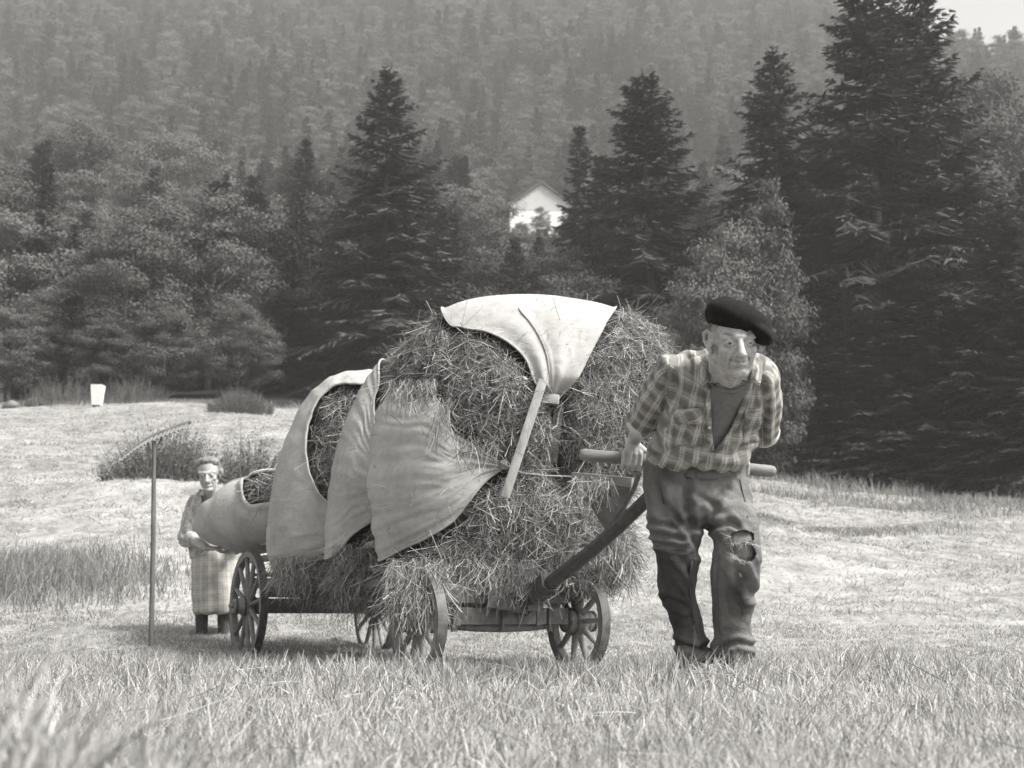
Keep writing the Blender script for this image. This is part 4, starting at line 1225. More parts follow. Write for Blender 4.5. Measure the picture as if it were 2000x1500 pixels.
def mat_plaid(name, base, dark, light, period, warp=0.02, line=0.09, rough=.9):
    m = bpy.data.materials.new(name); nt, p = nodes_of(m)
    at_ = nt.nodes.new('ShaderNodeAttribute'); at_.attribute_name = 'weave'
    n0 = nz(nt, at_.outputs['Vector'], 9, 3, .5)
    sx = nt.nodes.new('ShaderNodeSeparateXYZ'); nt.links.new(at_.outputs['Vector'], sx.inputs[0])
    def band(sock, per, ph, wid, soft):
        u = mth(nt, 'FRACT', mth(nt, 'ADD', mth(nt, 'ADD', mth(nt, 'DIVIDE', sock, per), ph), mth(nt, 'MULTIPLY', n0, warp)))
        d = mth(nt, 'ABSOLUTE', mth(nt, 'SUBTRACT', u, 0.5))
        r = nt.nodes.new('ShaderNodeMapRange'); r.interpolation_type = 'SMOOTHSTEP'
        r.inputs[1].default_value = wid; r.inputs[2].default_value = wid + soft; r.inputs[3].default_value = 1; r.inputs[4].default_value = 0
        nt.links.new(d, r.inputs[0]); return r.outputs[0]
    bu, bv_ = band(sx.outputs[0], period, 0.1, .2, .1), band(sx.outputs[1], period * 1.15, .3, .2, .1)
    dk = mth(nt, 'MULTIPLY', mth(nt, 'ADD', bu, bv_), 0.5)
    lu = mth(nt, 'MAXIMUM', band(sx.outputs[0], period, .52, line * .35, .02), band(sx.outputs[0], period, .72, line * .25, .02)); lv = band(sx.outputs[1], period * 1.15, .75, line * .3, .02)
    du = mth(nt, 'MAXIMUM', band(sx.outputs[0], period * .5, .2, line * .25, .03), band(sx.outputs[1], period * .575, .1, line * .25, .03))
    c = mixc(nt, mth(nt, 'MULTIPLY', dk, .9), base, dark)
    c = mixc(nt, mth(nt, 'MULTIPLY', mth(nt, 'MAXIMUM', lu, lv), .55), c, light)
    c = mixc(nt, mth(nt, 'MULTIPLY', du, .45), c, dark * .6)
    t = coords(nt, 'Object'); g = nz(nt, t, 240, 2, .6); g2 = nz(nt, t, 14, 5, .6)
    mu = nt.nodes.new('ShaderNodeMix'); mu.data_type = 'RGBA'; mu.blend_type = 'MULTIPLY'; mu.inputs[0].default_value = 1
    nt.links.new(c, mu.inputs[6]); nt.links.new(ramp(nt, mth(nt, 'ADD', mth(nt, 'MULTIPLY', g, .5), mth(nt, 'MULTIPLY', g2, .5)), [(.3, .72), (.6, 1.0)]), mu.inputs[7])
    nt.links.new(mu.outputs[2], p.inputs['Base Color'])
    p.inputs['Roughness'].default_value = rough; p.inputs['Specular IOR Level'].default_value = .1
    bump(nt, p, mth(nt, 'ADD', mth(nt, 'MULTIPLY', g, .3), g2), .35, .006)
    return m
M_SHIRT = mat_plaid('plaid_shirt_cloth', 0.33, 0.13, 0.50, 0.052, .05)
M_SKIRT = mat_plaid('checked_skirt_cloth', 0.46, 0.37, 0.52, 0.075, .04, .2)
M_TROUS = mat_mottle('worn_trouser_cloth', 0.075, 0.18, 6, 0.95, 0.8, 0.006, None, 0.08, 110)
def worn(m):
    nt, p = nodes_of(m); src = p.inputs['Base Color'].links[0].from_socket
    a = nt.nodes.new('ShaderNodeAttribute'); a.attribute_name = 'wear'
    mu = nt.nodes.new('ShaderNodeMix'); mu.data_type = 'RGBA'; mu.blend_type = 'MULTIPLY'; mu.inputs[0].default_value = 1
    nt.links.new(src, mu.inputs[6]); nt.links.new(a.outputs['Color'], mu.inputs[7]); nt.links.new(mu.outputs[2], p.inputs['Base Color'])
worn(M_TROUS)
def wear(me, v):
    a = me.attributes.new('wear', 'FLOAT_COLOR', 'POINT'); a.data.foreach_set('color', np.stack([v, v, v, v * 0 + 1], 1).astype(np.float32).ravel())
M_UNDER = mat_mottle('undershirt_knit', 0.12, 0.17, 40, 0.95, 0.4, 0.003, None, 0.08, 300)
M_SKIN = mat_mottle('weathered_skin', 0.27, 0.43, 34, 0.6, 0.7, 0.003, None, 0.35, 120)
M_SKINW = mat_mottle('woman_skin', 0.28, 0.36, 22, 0.55, 0.3, 0.002, None, 0.35, 110)
M_BERET = mat_mottle('black_felt', 0.007, 0.016, 60, 0.95, 0.3, 0.002, None, 0.1, 300)
M_HAIR = mat_leaf('grey_hair', 0.22, 0.5, 0.5, 0.4)
M_BROW = mat_leaf('brow_hair', 0.18, 0.38, 0.6, 0.3)
M_EYEW = mat_mottle('eye_white', 0.24, 0.3, 20, 0.3, 0, 0, None, 0.5)
M_IRIS = mat_mottle('iris', 0.012, 0.03, 60, 0.2, 0, 0, None, 0.6)
M_BOOT = mat_mottle('boot_leather', 0.02, 0.06, 20, 0.6, 0.5, 0.004, None, 0.4)
M_LINING = mat_mottle('sleeve_lining', 0.42, 0.55, 30, 0.9, 0.4, 0.004)
M_BLOUSE = mat_mottle('speckled_blouse_cloth', 0.12, 0.48, 26, 0.9, 0.3, 0.006, (1, 1, .6))
M_STOCK = mat_mottle('dark_stockings', 0.05, 0.09, 30, 0.8, 0.2, 0.002)

def head_solid(S, M, woman=False):
    """a head: M carries head space (face towards -y) into the scene"""
    sc = M.to_scale()[0]; R3 = M.to_3x3()
    T = lambda p: M @ Vector(p)
    E = lambda c, r: S.ell(T(c), r, R3)
    Cp = lambda a, b, r0, r1, **k: S.cap(T(a), T(b), r0 * sc, r1 * sc, n=14, **k)
    E((0, .012, .035 if woman else .022), (.075, .097, .088 if woman else .074)); E((0, -.030, -.035), (.0575, .062, .084))
    for s in (-1, 1):
        E((s * .040, -.057, -.026), (.022, .023, .017 if not woman else .019))
        Cp((s * .050, .008, -.050), (s * .018, -.058, -.099), .0145, .015)
        Cp((s * .05, -.066, .018), (s * .008, -.084, .016), .012, .013)
        E((s * .0135, -.094, -.041), (.0095, .013, .009))
        # lids
        Cp((s * .0165, -.080, -.002), (s * .031, -.0868, .0026), .004, .0052); Cp((s * .031, -.0868, .0026), (s * .048, -.073, -.003), .0052, .004)
        Cp((s * .0165, -.080, -.004), (s * .031, -.0848, -.0102), .004, .0042); Cp((s * .031, -.0848, -.0102), (s * .047, -.073, -.004), .0042, .004)
        # ear: a cupped rim round a hollow
        if not woman:
            q = [(s * .074, -.006, .022), (s * .086, .010, .036), (s * .094, .026, .026), (s * .092, .028, .002), (s * .083, .016, -.022), (s * .076, .002, -.036)]
            for a, b in zip(q[:-1], q[1:]): Cp(a, b, .0062, .0062)
            E((s * .077, .012, .0), (.008, .016, .028)); E((s * .078, .0, -.032), (.007, .009, .011)); E((s * .075, -.006, -.004), (.007, .006, .012))
        else:
            E((s * .078, .012, -.004), (.008, .016, .028))
    E((0, -.066, -.099), (.026, .022, .018))
    Cp((0, -.085, .010), (0, -.104, -.018), .0085, .0105); Cp((0, -.104, -.018), (0, -.113, -.038), .0105, .0135)
    E((0, -.081, -.057), (.027, .014, .014)); E((0, -.082, -.073), (.021, .012, .008))
def head_carve(me, M, woman=False):
    Mi = np.array(M.inverted()); V = getV(me); L = V @ Mi[:3, :3].T + Mi[:3, 3]
    near = (np.linalg.norm(L - np.array([0, -.02, -.01]), axis=1) < .16)
    d = np.zeros(len(V)); Q = L[near]; e = np.zeros(len(Q)); front = sstep(.0, -.04, Q[:, 1]) if False else (Q[:, 1] < -.02)
    def line(pts, depth, wid): 
        nonlocal e
        e -= depth * np.exp(-(seg_dist(Q, pts) / wid) ** 2)
    for s in (-1, 1):
        line([(s * .019, -.094, -.034), (s * .030, -.083, -.052), (s * .036, -.072, -.072), (s * .032, -.066, -.088)], .0085 if not woman else .005, .005)
        line([(s * .018, -.084, -.015), (s * .032, -.080, -.020), (s * .046, -.068, -.014)], .0032, .003); line([(s * .024, -.082, -.026), (s * .038, -.074, -.031), (s * .052, -.058, -.024)], .0022, .003); line([(s * .034, -.076, -.040), (s * .048, -.064, -.060), (s * .046, -.056, -.085)], .0028, .0035); line([(s * .060, -.04, -.02), (s * .058, -.045, -.055), (s * .05, -.05, -.085)], .0022, .003)
        line([(s * .022, -.085, .003), (s * .03, -.088, -.003), (s * .042, -.078, -.003)], .0, .004)
        for k in range(3): line([(s * .052, -.064, .004 - .006 * k), (s * .066, -.045, .014 - .016 * k)], .0028, .0024)
        e -= (.009 if not woman else .002) * np.exp(-(seg_dist(Q, [(s * .048, -.045, -.062)]  * 2 if False else [(s * .048, -.047, -.060), (s * .046, -.042, -.066)]) / .017) ** 2)
        line([(s * .055, -.05, -.035), (s * .05, -.055, -.06), (s * .042, -.06, -.082)], .0022, .003)
        e -= .0015 * np.exp(-(seg_dist(Q, [(s * .020, -.088, .004), (s * .018, -.088, .001)]) / .006) ** 2)
        line([(s * .007, -.105, -.046), (s * .012, -.10, -.047)], .005, .0035)
    line([(-.033, -.076, -.0575), (-.016, -.09, -.0650), (.016, -.09, -.0650), (.033, -.076, -.0575)], .008, .0034)
    line([(-.018, -.084, -.084), (0, -.09, -.083), (.018, -.084, -.084)], .004, .005)
    for z in (.034, .045, .057): line([(-.05, -.07, z - .006), (-.02, -.087, z), (.02, -.087, z), (.05, -.07, z - .006)], .0026 if not woman else .001, .0026)
    line([(-.004, -.09, .012), (-.006, -.09, .028)], .0022, .003); line([(.004, -.09, .012), (.006, -.09, .028)], .0022, .003)
    e += (.0012 if not woman else .0005) * noise_v(Q, 70, 3) + (.0008 if not woman else .0) * (1 - 2 * np.abs(noise_v(Q, (50, 50, 110), 9)))
    d[near] = e
    displace(me, d)
    return near
def eyes(parent_fix, M, gaze=(0, 0)):
    sc = M.to_scale()[0]
    for s in (-1, 1):
        c = M @ Vector((s * .032, -.0752, -.003))
        b = Solid(); b.ell(c, (.0130, .0130, .0130), M.to_3x3()); o = parent_fix(b.m.build('eye', M_EYEW, None, True))
        f = (M @ Vector((s * .032 + gaze[0] * .004, -.0752 - .0110, -.003 + gaze[1] * .003)))
        b = Solid(); b.ell(f, (.0058, .0032, .0058), M.to_3x3()); i = b.m.build('iris', M_IRIS, o, True)
def brows(M, parent, n=120, seed=1, y=-.089, z=.020, lr=(.008, .016), w=.0014):
  for s in (-1, 1):
    rng = np.random.default_rng(seed); P = []; D = []
    if 1:
        for _ in range(n):
            t = rng.uniform(0, 1); x = s * (.013 + .036 * t); P.append(M @ Vector((x, y + .022 * t * t + rng.normal(0, .001), z + .007 * math.sin(math.pi * t * .8) + rng.normal(0, .0022))))
            D.append((M.to_3x3() @ Vector((s * rng.normal(.8, .3), -.35, rng.normal(.1, .5)))).normalized())
    P = np.array([tuple(p) for p in P]); D = np.array([tuple(d) for d in D]); N = len(P)
    link('eyebrow', np_mesh('eyebrow', *ribbons(P, D, rng.uniform(*lr, N), np.full(N, w), rng.normal(0, .2, (N, 3)), 2, True, rng.normal(0, .3, (N, 3)) + np.array([0, -1, .3]), rng)), M_BROW, parent)
def hair_on(M, pts_fn, n, seed, lr, w, m_dir):
    rng = np.random.default_rng(seed); P = []; D = []
    while len(P) < n:
        q = pts_fn(rng)
        if q is None: continue
        P.append(tuple(M @ Vector(q[0]))); D.append(tuple((M.to_3x3() @ (Vector(q[1]) + Vector(rng.normal(0, m_dir, 3)))).normalized()))
    P = np.array(P); D = np.array(D)
    nr = P - np.array(tuple(M @ Vector((0, .01, .0)))); nr /= np.linalg.norm(nr, axis=1, keepdims=True)
    return ribbons(P, D, rng.uniform(*lr, n), np.full(n, w), nr * -.25 + rng.normal(0, .1, (n, 3)), 4, True, nr + rng.normal(0, .2, (n, 3)), rng)
def grip(S, bar_p, bar_d, wrist, thumb_side, k=1.0, up=Vector((0, 0, 1)), front=Vector((0, -1, 0)), rad=.0265):
    """a fist closed on a bar: palm in front of it, four fingers round below, the thumb over the top"""
    wr = Vector(wrist); fr_ = (front - bar_d * front.dot(bar_d)).normalized(); upv = bar_d.cross(fr_).normalized()
    if upv.z < 0: upv = -upv
    def pt(phi, r, off): return bar_p + bar_d * off + (fr_ * math.cos(phi) - upv * math.sin(phi)) * r
    kn = []
    for i, (off, r, ln) in enumerate(((-.034, .0100, 1.0), (-.0115, .0108, 1.06), (.0115, .0106, 1.0), (.033, .0092, .88))):
        off = off * k
        a = [pt(R(-18), rad + .020, off), pt(R(38), rad + .0135, off), pt(R(38 + 58 * ln), rad + .0115, off * .97), pt(R(38 + 112 * ln), rad + .011, off * .95), pt(R(38 + 150 * ln), rad + .010, off * .93)]
        kn.append(a[0]); S.chain(a, [r * 1.12 * k, r * 1.12 * k, r * k, r * .95 * k, r * .8 * k], n=12)
    for a in kn: S.cap(a.lerp(wr, .08), a.lerp(wr, .72), .0125 * k, .015 * k, n=12)
    S.cap(kn[0].lerp(kn[3], .3).lerp(wr, .45), wr, .021 * k, .023 * k, sx=1.25, sy=.85, side=bar_d)
    s = thumb_side; base = (kn[0] if s < 0 else kn[3]).lerp(wr, .62)
    S.chain([base, pt(R(-42), rad + .024, s * .047), pt(R(-95), rad + .013, s * .040), pt(R(-140), rad + .011, s * .026)], [.016 * k, .0135 * k, .0118 * k, .0095 * k], n=12)

def man():
    root = thing('person', 'man in black beret and plaid shirt bent forward, pulling the cart by its handle bar', 'person', tuple(W(1392, 1308, 5.1)))
    fix = lambda o: RV(o, root)
    hip_r, hip_l = W(1312, 960, 4.98), W(1412, 965, 4.94)
    kn_r, kn_l = W(1325, 1115, 4.98), W(1438, 1088, 4.84)
    an_r, an_l = W(1350, 1282, 5.16), W(1436, 1280, 5.05)
    sh_r, sh_l = W(1316, 730, 4.76), W(1486, 736, 4.70)
    el_r, el_l = W(1262, 815, 4.97), W(1490, 832, 4.94)
    gp = HL.lerp(HR, (1232 - 1132) / 383.0); gl = HL.lerp(HR, (1440 - 1132) / 383.0)
    wr_r = gp + Vector((.012, -.030, .078)); wr_l = gl + Vector((-.01, -.03, .08))
    neck = W(1424, 742, 4.62); pelvis = W(1360, 935, 4.97); chest = W(1402, 790, 4.76)
    Mh = Matrix.Translation(W(1434, 666, 4.45)) @ Matrix.Rotation(R(2), 4, 'Z') @ Matrix.Rotation(R(-2), 4, 'Y') @ Matrix.Rotation(R(14), 4, 'X') @ Matrix.Scale(1.09, 4)
    S = Solid()
    head_solid(S, Mh)
    # neck, torso, limbs
    S.cap(Mh @ Vector((0, .022, -.055)), neck + Vector((0, .06, -.002)), .057, .054)
    for s in (-1, 1): S.cap(Mh @ Vector((s * .034, -.005, -.085)), neck + Vector((s * .022, .006, -.022)), .012, .013)
    for s in (-1, 1): S.cap(Mh @ Vector((s * .052, .024, -.030)), neck + Vector((s * .040, .055, -.02)), .028, .03)
    S.cap(Mh @ Vector((0, -.045, -.085)), neck + Vector((0, .0, -.02)), .020, .018)
    S.cap(chest + Vector((0, .03, .03)), pelvis, .125, .13, sx=1.2, sy=.85, side=(1, 0, 0))
    S.cap(sh_r + Vector((.06, .02, -.02)), sh_l + Vector((-.06, .02, -.02)), .075, .075)
    for sh, el, wr in ((sh_r, el_r, wr_r), (sh_l, el_l, wr_l)):
        S.chain([sh, el], [.055, .041]); S.chain([el, el.lerp(wr, .35), wr], [.040, .039, .027])
    for hp, kn, an in ((hip_r, kn_r, an_r), (hip_l, kn_l, an_l)):
        S.chain([hp, kn], [.068, .050]); S.chain([kn, kn.lerp(an, .35), an], [.052, .052, .036]); S.cap(pelvis, hp, .095, .07); S.cap(an, an + Vector((0, -.09, -.06)), .030, .022)
    grip(S, gp, hd, wr_r, 1); grip(S, gl, hd, wr_l, -1)
    body = S.melt('body', 0.0028, 4)
    head_carve(body, Mh)
    bo = fix(link('body', body, M_SKIN, root))
    def hf(o): o.parent = bo; return o
    eyes(hf, Mh, (0.0, .1))
    brows(Mh, bo, 150, 4)
    def temple(rng):
        s = rng.choice([-1, 1]); y = rng.uniform(-.042, .075); z = rng.uniform(-.012, .066)
        x = .0765 * math.sqrt(max(.05, 1 - ((y - .012) / .1) ** 2 - ((z - .035) / .09) ** 2))
        if y < -.012 and z < .012: return None
        return (s * x, y, z), (s * .25, .55, -.75)
    VF = hair_on(Mh, temple, 1300, 9, (.010, .022), .0011, .25)
    link('hair', np_mesh('hair', *VF), M_HAIR, bo)
    # white stubble on chin, lip and jaw
    Vb, Nb = getV(body), getN(body); Mi = np.array(Mh.inverted()); Lb = Vb @ Mi[:3, :3].T + Mi[:3, 3]
    ch = np.where((Lb[:, 2] < -.048) & (Lb[:, 2] > -.125) & (Lb[:, 1] < .0) & (Lb[:, 1] > -.12) & (np.abs(Lb[:, 0]) < .065) & (Nb[:, 1] < .3))[0]
    rg = np.random.default_rng(12); ch = rg.choice(ch, 2600); nn = Nb[ch] + rg.normal(0, .5, (2600, 3)) + np.array([0, 0, -.5]); nn /= np.linalg.norm(nn, axis=1, keepdims=True)
    link('stubble_beard', np_mesh('stubble_beard', *ribbons(Vb[ch], nn, rg.uniform(.0025, .005, 2600), np.full(2600, .0007), rg.normal(0, .2, (2600, 3)), 2, True, None, rg)), M_HAIR, bo)
    # beret
    B = Solid(); Rb = Matrix.Rotation(R(24), 3, 'Y') @ Matrix.Rotation(R(14), 3, 'X')
    bc = W(1444, 624, 4.45)
    B.ell(bc, (.122, .130, .063), Rb); B.ell(W(1482, 650, 4.43), (.060, .110, .034), Matrix.Rotation(R(38), 3, 'Y') @ Matrix.Rotation(R(10), 3, 'X'))
    B.ell(W(1415, 613, 4.50), (.072, .10, .058), Matrix.Rotation(R(8), 3, 'Y')); B.ell(Mh @ Vector((0, .008, .058)), (.0905, .112, .030), Mh.to_3x3().normalized() @ Matrix.Rotation(R(10), 3, 'Y'))
    bm_ = B.melt('beret', .004, 8)
    V = getV(bm_); d = .004 * noise_v(V, 11, 3) - .012 * np.exp(-(seg_dist(V, [tuple(W(1402, 620, 4.36)), tuple(W(1420, 628, 4.35)), tuple(W(1446, 626, 4.36)), tuple(W(1456, 618, 4.37))]) / .014) ** 2) + .005 * np.exp(-(seg_dist(V, [tuple(W(1402, 629, 4.36)), tuple(W(1425, 637, 4.35)), tuple(W(1452, 634, 4.36))]) / .012) ** 2)
    displace(bm_, d)
    fix(link('beret', bm_, M_BERET, root))
    # trousers
    T = Solid()
    T.rings([(893, 1268, 1448, 4.96, .105), (915, 1258, 1456, 4.96, .125), (945, 1254, 1463, 4.97, .135), (985, 1260, 1470, 4.97, .14), (1015, 1268, 1474, 4.96, .13), (1030, 1290, 1465, 4.96, .09)])
    T.rings([(985, 1262, 1368, 4.97, .115), (1035, 1268, 1370, 4.96, .115), (1075, 1279, 1366, 4.95, .105), (1120, 1283, 1362, 4.97, .098), (1160, 1286, 1362, 5.02, .098), (1190, 1300, 1368, 5.06, .095), (1225, 1312, 1376, 5.10, .09), (1262, 1317, 1383, 5.13, .095), (1284, 1322, 1392, 5.13, .10), (1296, 1326, 1392, 5.14, .095)])
    T.rings([(985, 1372, 1471, 4.94, .115), (1030, 1386, 1477, 4.90, .115), (1065, 1393, 1482, 4.87, .105), (1105, 1390, 1484, 4.88, .10), (1150, 1389, 1478, 4.93, .098), (1190, 1392, 1469, 4.97, .095), (1225, 1395, 1466, 5.0, .09), (1258, 1396, 1475, 5.02, .098), (1282, 1400, 1472, 5.02, .10), (1294, 1404, 1468, 5.03, .09)])
    T.cap(W(1375, 965, 4.88), W(1382, 1022, 4.93), .05, .03)
    tr = T.melt('trousers', .0045, 5)
    V = getV(tr); P = proj(V)
    w1 = noise_v(V, (5, 5, 17), 2); w2 = noise_v(V + np.stack([0 * V[:, 0], 0 * V[:, 0], V[:, 0] * 1.3], 1), (6, 6, 15), 5); w3 = noise_v(V, (24, 24, 9), 8); w4 = noise_v(V, 4, 4)
    kneez = np.exp(-((P[:, 1] - 1095) / 60) ** 2) + np.exp(-((P[:, 1] - 1020) / 45) ** 2) + np.exp(-((P[:, 1] - 1275) / 25) ** 2)
    rid = lambda q: 1 - np.abs(q) * 2.2
    nfr = np.clip(-getN(tr)[:, 1] * 1.2 + .25, .15, 1); d = .009 * nfr * (.35 + kneez) * rid(w2) * .8 + .006 * w1 + .004 * w3 + .005 * w4 + .0016 * noise_v(V, 48, 11) + .003 * (1 - 2 * np.abs(noise_v(V, (18, 18, 30), 21))) * nfr - .005
    # long folds running down from crotch and waist
    for pl, dep, wd in (([(1345, 925), (1342, 975), (1352, 1030)], .016, 7), ([(1300, 925), (1335, 955), (1340, 990)], .014, 8), ([(1275, 915), (1300, 1000)], .012, 8), ([(1395, 990), (1380, 1030)], .014, 8), ([(1420, 955), (1390, 985), (1350, 960)], .010, 6), ([(1392, 1030), (1425, 1022), (1440, 1028)], .014, 6),
                        ([(1265, 1040), (1330, 1052)], .010, 5), ([(1268, 1058), (1335, 1072)], .012, 5), ([(1272, 1018), (1320, 1030)], .010, 5), ([(1440, 1110), (1468, 1160)], .014, 9), ([(1408, 1090), (1420, 1200)], .008, 8), ([(1355, 1110), (1375, 1270)], .012, 8),
                        ([(1320, 1255), (1360, 1268), (1385, 1262)], .014, 5), ([(1405, 1266), (1440, 1254), (1470, 1262)], .014, 5), ([(1300, 1170), (1335, 1185)], .012, 6)):
        q = np.array([(a, b, 0) for a, b in pl], float); PP = np.concatenate([P, np.zeros((len(P), 1))], 1)
        g = seg_dist(PP, [tuple(x) for x in q]) if False else None
        best = np.full(len(P), 1e9)
        for a, b in zip(q[:-1], q[1:]):
            dd = b - a; t = np.clip(((PP - a) @ dd) / (dd @ dd), 0, 1); best = np.minimum(best, np.linalg.norm(PP - (a + t[:, None] * dd), axis=1))
        frontv = getN(tr)[:, 1] < 0.1
        d = d - frontv * dep * (np.exp(-(best / wd) ** 2) - .55 * np.exp(-((best - wd * 2.1) / wd) ** 2))
    displace(tr, d)
    relax(tr, 1)
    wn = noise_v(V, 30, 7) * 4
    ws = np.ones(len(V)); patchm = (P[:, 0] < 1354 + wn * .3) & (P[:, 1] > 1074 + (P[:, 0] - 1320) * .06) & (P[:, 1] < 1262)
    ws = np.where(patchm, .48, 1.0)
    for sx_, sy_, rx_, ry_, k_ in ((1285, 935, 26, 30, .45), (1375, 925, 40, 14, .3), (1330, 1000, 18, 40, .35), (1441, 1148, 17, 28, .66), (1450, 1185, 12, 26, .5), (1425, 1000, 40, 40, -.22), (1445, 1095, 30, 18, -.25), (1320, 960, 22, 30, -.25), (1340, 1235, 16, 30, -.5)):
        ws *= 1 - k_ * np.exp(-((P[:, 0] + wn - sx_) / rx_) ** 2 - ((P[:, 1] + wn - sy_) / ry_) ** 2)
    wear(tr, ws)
    cut(tr, [(1424, 1044), (1434, 1038), (1452, 1034), (1472, 1040), (1474, 1057), (1450, 1060), (1428, 1062)], 4.95)
    cut(tr, [(1428, 1067), (1450, 1064), (1472, 1066), (1479, 1084), (1468, 1099), (1446, 1096), (1432, 1084)], 4.95)
    cut(tr, [(1280, 882), (1445, 882), (1445, 899), (1280, 899)], 5.4)
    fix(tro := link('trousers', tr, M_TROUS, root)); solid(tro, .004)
    U = Solid(); U.rings([(1010, 1396, 1466, 4.90, .09), (1062, 1400, 1479, 4.868, .0935), (1092, 1400, 1477, 4.872, .088), (1112, 1412, 1466, 4.90, .066), (1125, 1418, 1455, 4.93, .05)])
    fix(link('long_underwear', U.melt('underwear', .006, 4), M_UNDER, root))
    bt = bvh_of(tr)
    rng = np.random.default_rng(6); P = []
    for x0, y0, x1, y1, k in ((1424, 1046, 1430, 1062, 26), (1428, 1063, 1474, 1061, 60), (1432, 1087, 1446, 1097, 30), (1446, 1097, 1466, 1100, 24), (1434, 1039, 1470, 1039, 24)):
        for _ in range(k):
            t = rng.uniform(); d0 = ray(x0 + (x1 - x0) * t + rng.normal(0, 1.2), y0 + (y1 - y0) * t + rng.normal(0, 1)); h = bt.ray_cast(EYE, d0)
            p = h[0] if h[0] is not None and h[0].y < 4.95 else None
            if p is not None: P.append(tuple(p - d0.normalized() * .003))
    P = np.array(P); N = len(P); D = rng.normal(0, 1, (N, 3)); D[:, 1] = -.3; D /= np.linalg.norm(D, axis=1, keepdims=True)
    link('frayed_threads', np_mesh('frayed_threads', *ribbons(P, D, rng.uniform(.008, .026, N), np.full(N, .0014), rng.normal(0, .4, (N, 3)), 3, True, None, rng)), M_LINING, tro)
    # waistband and belt ties
    def strip(name, spots, half, mt, parent, bv, off=.006, hw=None):
        g = [[(x, y - half, 0), (x, y, .002), (x, y + half, 0)] for x, y in spots]
        me = on_front(bv, g, off, 4.9); wear(me, np.ones(len(me.vertices))); o = link(name, me, mt, parent); return o
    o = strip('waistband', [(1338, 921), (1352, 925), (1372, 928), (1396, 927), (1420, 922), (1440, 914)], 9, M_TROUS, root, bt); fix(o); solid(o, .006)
    o = strip('fly', [(1336, 950), (1337, 975), (1341, 1000), (1347, 1016)], 6, M_TROUS, tro, bt, .004)
    for pts in ([(1352, 1095), (1349, 1130), (1351, 1180), (1360, 1230), (1371, 1268)], [(1404, 1085), (1401, 1130), (1403, 1180), (1406, 1230), (1410, 1262)], [(1276, 912), (1284, 945), (1297, 985)], [(1446, 935), (1455, 975), (1460, 1012)]):
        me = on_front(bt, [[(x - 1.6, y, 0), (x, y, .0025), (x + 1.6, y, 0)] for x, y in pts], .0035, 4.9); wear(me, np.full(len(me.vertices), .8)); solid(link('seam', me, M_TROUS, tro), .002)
    # shirt
    H = Solid()
    H.rings([(697, 1368, 1482, 4.70, .07), (708, 1338, 1506, 4.73, .10), (728, 1308, 1516, 4.75, .125), (765, 1300, 1514, 4.77, .14), (805, 1298, 1500, 4.82, .145), (845, 1284, 1478, 4.87, .145), (875, 1272, 1466, 4.90, .15), (898, 1266, 1460, 4.92, .155), (912, 1282, 1452, 4.92, .15), (922, 1312, 1432, 4.92, .13)], e=.86)
    for sh, el, q in ((sh_r, el_r, 0), (sh_l, el_l, 1)):
        cuff = el + (el - sh) * .10
        H.chain([sh + Vector((.02 if q == 0 else -.02, 0, .0)), sh.lerp(el, .45) + Vector((-.008 if q == 0 else .01, .0, .0)), cuff], [.070, .068, .056])
        H.cap(sh, chest + Vector((-.07 if q == 0 else .07, -.01, .02)), .072, .09)
        H.cap(sh + Vector((0, .02, .005)), neck + Vector((-.055 if q == 0 else .05, .06, .02)), .066, .058)
    H.cap(W(1324, 720, 4.77), W(1388, 711, 4.76), .054, .060); H.cap(W(1468, 721, 4.72), W(1492, 730, 4.71), .060, .054)
    shm = H.melt('shirt', .004, 5)
    V = getV(shm); P = proj(V)
    uv = limb_uv(V, [(tuple(neck + Vector((0, .04, .02))), tuple(pelvis), .17, 0), (tuple(sh_r), tuple(el_r), .07, .31), (tuple(sh_l), tuple(el_l), .07, .53)])
    tors = in_poly(P, [(1318, 640), (1500, 640), (1480, 940), (1255, 940), (1300, 790)])
    ax = (pelvis - neck).normalized(); sx = Vector((1, 0, 0)); sx = (sx - ax * sx.dot(ax)).normalized()
    uvt = np.stack([(V - np.array(neck)) @ np.array(sx), (V - np.array(neck)) @ np.array(ax)], 1)
    uv[tors] = uvt[tors]
    w1 = noise_v(V + np.stack([V[:, 2] * .6, 0 * V[:, 0], V[:, 0] * .3], 1), (11, 8, 5), 1); w2 = noise_v(V, (6, 6, 15), 6); w3 = noise_v(V, (22, 22, 16), 2)
    low = np.exp(-((P[:, 1] - 905) / 40) ** 2)
    slv = (P[:, 0] < 1305).astype(float)
    d = .009 * (1 - 2 * np.abs(w1)) + .006 * w2 * (1 + low) + .004 * w3 + .012 * low * noise_v(V, (9, 9, 9), 12) - .003
    d += slv * .008 * (1 - 2.4 * np.abs(noise_v(V + np.stack([V[:, 2] * .5] + [0 * V[:, 0]] * 2, 1), (30, 14, 6), 15)))
    for pl, dep, wd in (([(1300, 722), (1298, 765), (1306, 830)], .012, 5), ([(1318, 730), (1322, 800)], .010, 6), ([(1350, 830), (1330, 870), (1285, 890)], .014, 8), ([(1392, 878), (1375, 905), (1350, 915)], .014, 6), ([(1395, 880), (1430, 890), (1455, 880)], .008, 8), ([(1490, 745), (1495, 800), (1488, 850)], .014, 6), ([(1372, 835), (1360, 870), (1320, 900)], .010, 7), ([(1475, 840), (1440, 880), (1425, 912)], .012, 7), ([(1345, 700), (1362, 760)], .008, 6)):
        q = np.array(pl, float); best = np.full(len(P), 1e9)
        for a, b in zip(q[:-1], q[1:]):
            dd = b - a; t = np.clip(((P - a) @ dd) / (dd @ dd), 0, 1); best = np.minimum(best, np.linalg.norm(P - (a + t[:, None] * dd), axis=1))
        d = d - (getN(shm)[:, 1] < .1) * dep * (np.exp(-(best / wd) ** 2) - .5 * np.exp(-((best - wd * 2.1) / wd) ** 2))
